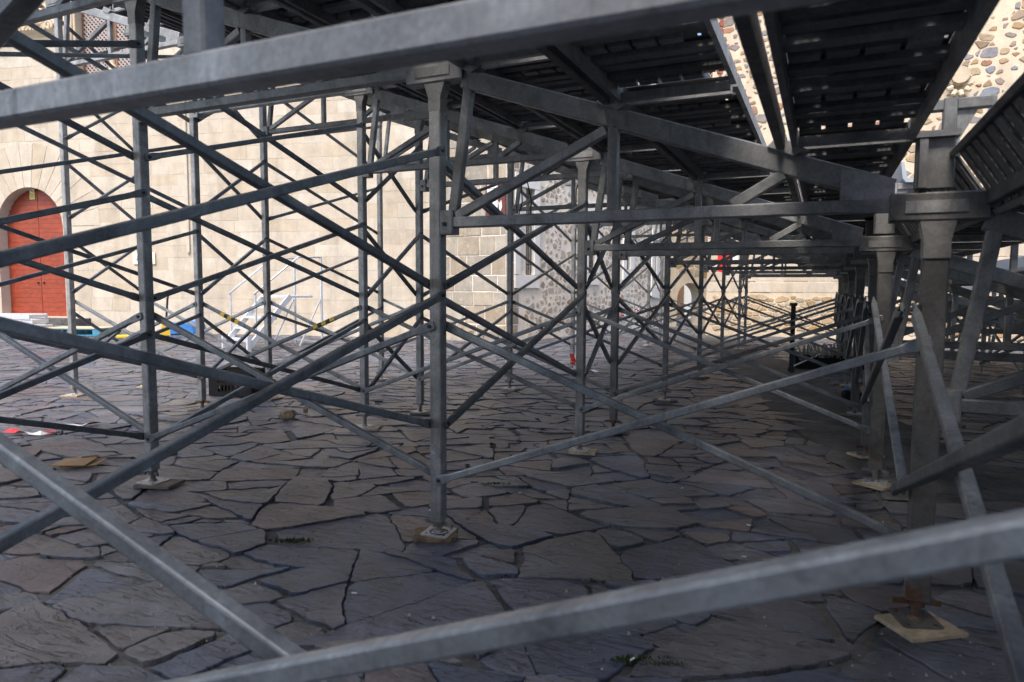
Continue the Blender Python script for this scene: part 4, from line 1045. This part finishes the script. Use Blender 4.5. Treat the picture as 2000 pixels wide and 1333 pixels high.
# barrier tape, red and white, crumpled on the ground
def tape(pts, wd_, label, vertical=False, seg=0.22):
    r_ = random.Random(len(pts)); t = empty('barrier_tape', pts[0]); tag(t, label, 'barrier tape')
    P = [Vector(p) - Vector(pts[0]) for p in pts]; fine = []
    for a, b in zip(P, P[1:]):
        n_ = max(1, int((b - a).length / 0.05))
        for j in range(n_): fine.append(a + (b - a) * (j / n_))
    fine.append(P[-1]); acc = 0.0; cur = MB(); colr = 0; vprev = None
    for j, p in enumerate(fine):
        d = (fine[min(j + 1, len(fine) - 1)] - fine[max(j - 1, 0)]).normalized()
        s = Vector((0, 0, 1)).cross(d) if not vertical else Vector((rt.x, rt.y, 0))
        if s.length < 1e-4: s = Vector((1, 0, 0))
        s.normalize(); tw = 0.5 * math.sin(j * 0.9 + len(pts)); wz = Vector((0, 0, 1)) if not vertical else Vector((fw.x, fw.y, 0))
        e = (s * math.cos(tw) + wz * math.sin(tw)) * wd_ / 2
        base = p + Vector((0, 0, 0.012 + 0.5 * wd_ * abs(math.sin(tw)) + 0.008 * r_.random())) if not vertical else p
        v = (base - e, base + e)
        if vprev is not None:
            k_ = Vector((0, 0, 0.0012)) if not vertical else Vector((fw.x, fw.y, 0)) * 0.0012
            q = [vprev[0], vprev[1], v[1], v[0]]; cur.add(q + [w_ + k_ for w_ in q], [(0, 1, 2, 3), (7, 6, 5, 4), (0, 4, 5, 1), (2, 6, 7, 3), (1, 5, 6, 2), (3, 7, 4, 0)])
            acc += (fine[j] - fine[j - 1]).length
            if acc > seg: cur.build('stripe', ('red', 'white')[colr], t); cur = MB(); colr ^= 1; acc = 0.0
        vprev = v
    if cur.v: cur.build('stripe', ('red', 'white')[colr], t)
g = lambda x, y: tuple(gpt(x, y))
tape([g(12, 846), g(45, 850), g(80, 852), g(105, 846), g(130, 838), g(160, 836), g(194, 830)], 0.07, 'crumpled red and white barrier tape on the paving, far left')
pb = gpt(1115, 727); top_ = at(1116, 692, (pb - CAM).dot(fw))
tape([tuple(top_), tuple(top_ * 0.6 + pb * 0.4 + rt * 0.05), tuple(top_ * 0.25 + pb * 0.75 - rt * 0.03), tuple(pb + Vector((0, 0, 0.03)))], 0.09, 'red and white tape hanging by a far left post', True, 0.16)
tape([g(1140, 731), g(1152, 730), g(1166, 727)], 0.08, 'short scrap of red and white tape on the far paving', False, 0.2)
q0, q1 = at(1212, 620, 14.5), at(1252, 603, 17.0)
tape([tuple(q0), tuple((q0 + q1) / 2 + Vector((0, 0, -0.05))), tuple(q1)], 0.09, 'red and white tape strung between far posts before the white house', False, 0.3)
# cigarette ends and bits of litter
for n_, (px, py) in enumerate(((692, 1164), (1016, 966), (1235, 1294), (1462, 1030), (1453, 1092), (1332, 957), (840, 1000))):
    p = gpt(px, py); mb = MB(); a = rnd.uniform(0, 3); mb.cyl((-0.012 * math.cos(a), -0.012 * math.sin(a), 0), (0.012 * math.cos(a), 0.012 * math.sin(a), 0), 0.004, 0.004, 8)
    o = mb.build('cigarette_end', 'paper', None, False, (p.x, p.y, gz(p.x, p.y) + 0.013)); tag(o, 'white cigarette end on the flagstones', 'litter', 'cigarette ends on the flagstones')
# grit and small chips lying over the paving
mb = MB(); r_ = random.Random(77)
for q in range(1100):
    dd = 2.4 + 9.5 * r_.random() ** 1.6; ss = r_.uniform(-0.75, 0.75) * dd; p = CAM + fw * dd + rt * ss; e = r_.uniform(0.002, 0.007) * (1.6 if r_.random() < 0.08 else 1); a = r_.uniform(0, 6.28)
    z = gz(p.x, p.y) + 0.002
    mb.add([(p.x + e * math.cos(a), p.y + e * math.sin(a), z), (p.x + e * math.cos(a + 2.0), p.y + e * math.sin(a + 2.0), z), (p.x + e * 1.2 * math.cos(a + 4.1), p.y + e * 1.2 * math.sin(a + 4.1), z), (p.x, p.y, z + e * 1.5)], [(0, 1, 3), (1, 2, 3), (2, 0, 3)], r_.random())
tag(mb.build('paving_grit', 'granite'), 'scattered grit and stone chips over the flagstones', 'grit', kind='stuff')
# moss tufts in the joints
for n_, (px, py, sp, lab) in enumerate(((570, 1056, 0.06, 'moss along a joint left of the middle post'), (1242, 1290, 0.05, 'green moss tuft at the bottom edge below the near brace'), (1300, 1300, 0.04, 'small moss patch right of the larger bottom-edge tuft'), (965, 946, 0.06, 'moss in a joint right of the middle post'))):
    p = gpt(px, py); mb = MB(); r_ = random.Random(n_)
    for b_ in range(170):
        u, v = r_.gauss(0, sp), r_.gauss(0, sp * 0.22); q = rt * u + fw * v; a = r_.uniform(0, 6.28); hgt = r_.uniform(0.006, 0.022); s_ = r_.uniform(0.004, 0.009)
        mb.add([(q.x - s_ * math.cos(a), q.y - s_ * math.sin(a), 0), (q.x + s_ * math.cos(a), q.y + s_ * math.sin(a), 0), (q.x + 0.01 * math.sin(a), q.y + 0.01 * math.cos(a), hgt)], [(0, 1, 2)])
    o = mb.build('moss', 'moss', None, False, (p.x, p.y, gz(p.x, p.y) - 0.004)); tag(o, lab, 'moss', kind='stuff')
# white mobile steps by the facade
t = put('mobile_steps', 466, 684, YAW - 0.75); tag(t, 'white aluminium mobile steps with handrails against the ashlar wall', 'steps')
W_, n_, ru, go = 1.36, 5, 0.27, 0.24
for s in (-1, 1):
    mb = MB(); mb.beam((s * W_ / 2, -0.05, 0.10), (s * W_ / 2, go * (n_ - 1) + 0.1, ru * n_), 0.05, 0.14, Vector((0, 0, 1)), 0.006); mb.build('stringer', 'alu', t)
    mb = MB(); mb.beam((s * W_ / 2, go * n_ + 0.75, 0), (s * W_ / 2, go * n_ + 0.75, ru * n_ + 1.0), 0.05, 0.05, Vector((1, 0, 0)), 0.005); mb.build('rear_post', 'alu', t)
    mb = MB(); mb.beam((s * W_ / 2, -0.06, 0), (s * W_ / 2, -0.06, 0.36), 0.10, 0.08, Vector((1, 0, 0)), 0.005); mb.build('foot', 'alu', t)
    mb = MB(); mb.tube([(s * W_ / 2, 0.1, ru * 2 + 0.85), (s * W_ / 2, go * n_ + 0.1, ru * n_ + 0.98), (s * W_ / 2, go * n_ + 0.75, ru * n_ + 1.0)], 0.024, 8); mb.build('handrail', 'alu', t, True)
    mb = MB(); mb.beam((s * W_ / 2, 0.14, ru * 0.8), (s * W_ / 2, 0.14, ru * 2 + 0.87), 0.04, 0.04, Vector((1, 0, 0)), 0.004); mb.build('rail_post', 'alu', t)
    mb = MB(); mb.beam((s * W_ / 2, go * n_ + 0.1, 0.06), (s * W_ / 2, go * n_ + 0.72, ru * n_ - 0.1), 0.03, 0.03, Vector((1, 0, 0)), 0.0); mb.build('strut', 'alu', t)
for q in range(n_):
    mb = MB(); dp = 0.22 if q < n_ - 1 else 0.75; mb.box((0, go * q + dp / 2, ru * (q + 1) - 0.03), (W_ - 0.06, dp, 0.05), 0.004); mb.build('tread', 'alu', t)
mb = MB(); mb.beam((-W_ / 2, go * n_ + 0.75, 0.12), (W_ / 2, go * n_ + 0.75, 0.12), 0.04, 0.04, Vector((0, 0, 1)), 0); mb.build('rear_brace', 'alu', t)
# pallet
t = put('wooden_pallet', 138, 657, YAW - 0.05); tag(t, 'low blue wooden pallet with pale top boards in front of the red door', 'pallet')
W_ = 1.9; D_ = 1.0
for q in range(7):
    mb = MB(); mb.box((0, 0.05 + q * 0.148, 0.235), (W_, 0.125, 0.025), 0.0); mb.build('top_board', 'palletwood', t)
for r_ in (0.05, D_ / 2, D_ - 0.05):
    mb = MB(); mb.box((0, r_, 0.207), (W_, 0.10, 0.025)); mb.build('rail', 'palletblue', t)
    for q in (-1, 0, 1):
        mb = MB(); mb.box((q * (W_ / 2 - 0.12), r_, 0.115), (0.24, 0.10, 0.155), 0.0); mb.build('block', 'palletblue', t)
    mb = MB(); mb.box((0, r_, 0.02), (W_, 0.10, 0.03)); mb.build('skid', 'palletblue', t)
# stack of aluminium frames at the far left
p = gpt(28, 657)
for q in range(4):
    t = empty('stage_frame', (p.x, p.y, gz(p.x, p.y) + 0.01 + 0.17 * q), YAW + (0.05, -0.04, 0.08, 0.0)[q]); tag(t, f'grey aluminium stage frame, {("bottom", "second", "third", "top")[q]} of the stack left of the pallet', 'stage frame', 'stacked stage frames')
    w_ = 2.0 - 0.13 * q
    for yy in (0, 0.8):
        mb = MB(); mb.beam((-w_ / 2 - 0.3, yy, 0.08), (w_ / 2 - 0.3, yy, 0.08), 0.05, 0.15, Vector((0, 0, 1)), 0.006); mb.build('side_rail', 'alu', t)
    for xx in (-w_ / 2 - 0.27, -0.3, w_ / 2 - 0.33):
        mb = MB(); mb.beam((xx, 0.03, 0.09), (xx, 0.77, 0.09), 0.05, 0.10, Vector((0, 0, 1)), 0.004); mb.build('cross_rail', 'alu', t)
# pallet truck: yellow body, black handle
t = put('pallet_truck', 314, 662, YAW + 0.5); tag(t, 'yellow hand pallet truck with black loop handle by the facade', 'pallet truck')
for s in (-1, 1):
    mb = MB(); mb.beam((-1.15, s * 0.19, 0.09), (0.0, s * 0.19, 0.09), 0.16, 0.07, Vector((0, 0, 1)), 0.01); mb.build('fork', 'yellow', t)
mb = MB(); mb.prism([(0.0, 0.1), (0.26, 0.1), (0.22, 0.5), (0.05, 0.56)], -0.24, 0.24); mb.build('body', 'yellow', t)
mb = MB(); mb.beam((0.14, 0, 0.25), (0.22, 0, 1.22), 0.06, 0.06, Vector((1, 0, 0)), 0.01); mb.build('drawbar', 'blackiron', t)
mb = MB(); mb.tube([(0.22, -0.02, 1.18), (0.24, -0.16, 1.3), (0.26, -0.14, 1.42), (0.27, 0, 1.46), (0.26, 0.14, 1.42), (0.24, 0.16, 1.3), (0.22, 0.02, 1.18)], 0.022, 8); mb.build('loop_handle', 'blackiron', t, True)
for s in (-1, 1):
    mb = MB(); mb.cyl((0.13, s * 0.08 - 0.03, 0.09), (0.13, s * 0.08 + 0.03, 0.09), 0.09, 0.09, 16); mb.build('wheel', 'rubber', t)
# blue sheeted box
t = put('blue_box', 362, 653, YAW); tag(t, 'low blue plastic covered box against the facade behind the posts', 'box')
mb = MB(); poly = [(-0.48, 0.0), (0.52, 0.02), (0.50, 0.34), (0.2, 0.42), (-0.3, 0.40), (-0.46, 0.22)]
slab_piece(mb, roughen(poly, 0.1, 0.03, 0, 1, 5), lambda x, z, hh: (x, -hh, z), 0.45, 0.9, 0.05, 0.5); mb.build('cover', 'blue', t)
mb = MB(); mb.prism([(0.0, 0.16), (0.12, 0.13), (0.12, 0.15), (0.0, 0.18)], -0.458, -0.454); mb.build('white_mark', 'white', t)
# black square bollard
t = put('iron_bollard', 1545, 727, 0.0); tag(t, 'black square iron bollard with flat cap under the stand', 'bollard')
p = gpt(1545, 727); hgt = (727 - 592) / F_PX * (p - CAM).dot(fw)
mb = MB(); mb.box((0, 0, hgt / 2 - 0.03), (0.085, 0.085, hgt - 0.06), 0.006); mb.build('shaft', 'blackiron', t)
mb = MB(); mb.box((0, 0, hgt - 0.03), (0.13, 0.13, 0.06), 0.008); mb.build('cap', 'blackiron', t)
mb = MB(); mb.box((0, 0, 0.05), (0.12, 0.12, 0.10), 0.006); mb.build('foot', 'blackiron', t)
# bundle of grey slats on a dark box
t = put('slat_bundle', 1622, 722, 0.15); tag(t, 'heap of loose grey plastic slats on a dark box near the black bollard', 'slat heap')
mb = MB(); mb.box((0, 0.3, 0.14), (1.35, 0.7, 0.26), 0.01); mb.build('dark_box', 'black', t)
for q in range(46):
    x = -0.62 + q * 0.027; a = rnd.uniform(-0.25, 0.25); mb = MB(); z = 0.30 + 0.12 * math.sin(max(0, (q + 3) / 49 * math.pi)) + rnd.uniform(-0.03, 0.03)
    mb.beam((x + a * 0.2, -0.08, z - 0.16), (x - a * 0.3, 0.35, z + 0.06), 0.022, 0.012, Vector((0, 0, 1)), 0); mb.build('slat', 'greycloth', t)
mb = MB(); mb.beam((-0.75, -0.1, 0.02), (-0.2, -0.02, 0.30), 0.05, 0.02, Vector((0, 0, 1)), 0); mb.build('loose_bar', 'alu', t)
# dark bag by the right-hand posts
o = rock('black_bag', 1664, 782, 0.17, 0.14, 0.10, 'black', 'crumpled black bag at the foot of the far right-hand posts', 'bag', 2.7)
o = rock('blue_rag', 1655, 766, 0.08, 0.06, 0.05, 'blue', 'small blue rag beside the black bag', 'rag', 4.1)
# hanging cables
for n_, (xa, xb) in enumerate(((1018, 1010), (1030, 1034))):
    d_ = 7.6; a, b, c = at(xa, 355, d_), at((xa + xb) / 2 + 6, 395, d_), at(xb, 432, d_)
    mb = MB(); mb.tube([(0, 0, 0), tuple(b - a), tuple(c - a)], 0.007, 6); o = mb.build('hanging_cable', 'rubber', None, False, a)
    tag(o, ('left', 'right')[n_] + ' of two black cables hanging below the deck right of the middle post', 'cable', 'hanging cables')
# red banner at the far end
p = at(1414, 515, 21.5); t = empty('red_banner', p); tag(t, 'red and white cloth hung at the far end of the stand', 'banner')
mb = MB(); mb.add([(-0.2, 0, -0.25), (0.0, 0.03, -0.3), (0.2, 0, -0.24), (0.18, 0, 0.28), (0.0, 0.04, 0.3), (-0.2, 0, 0.3)], [(0, 1, 4, 5), (1, 2, 3, 4)]); mb.build('red_cloth', 'red', t)
mb = MB(); mb.add([(0.2, 0.01, -0.02), (0.42, 0.03, 0.0), (0.42, 0.02, 0.28), (0.2, 0.0, 0.28)], [(0, 1, 2, 3)]); mb.build('white_cloth', 'white', t)
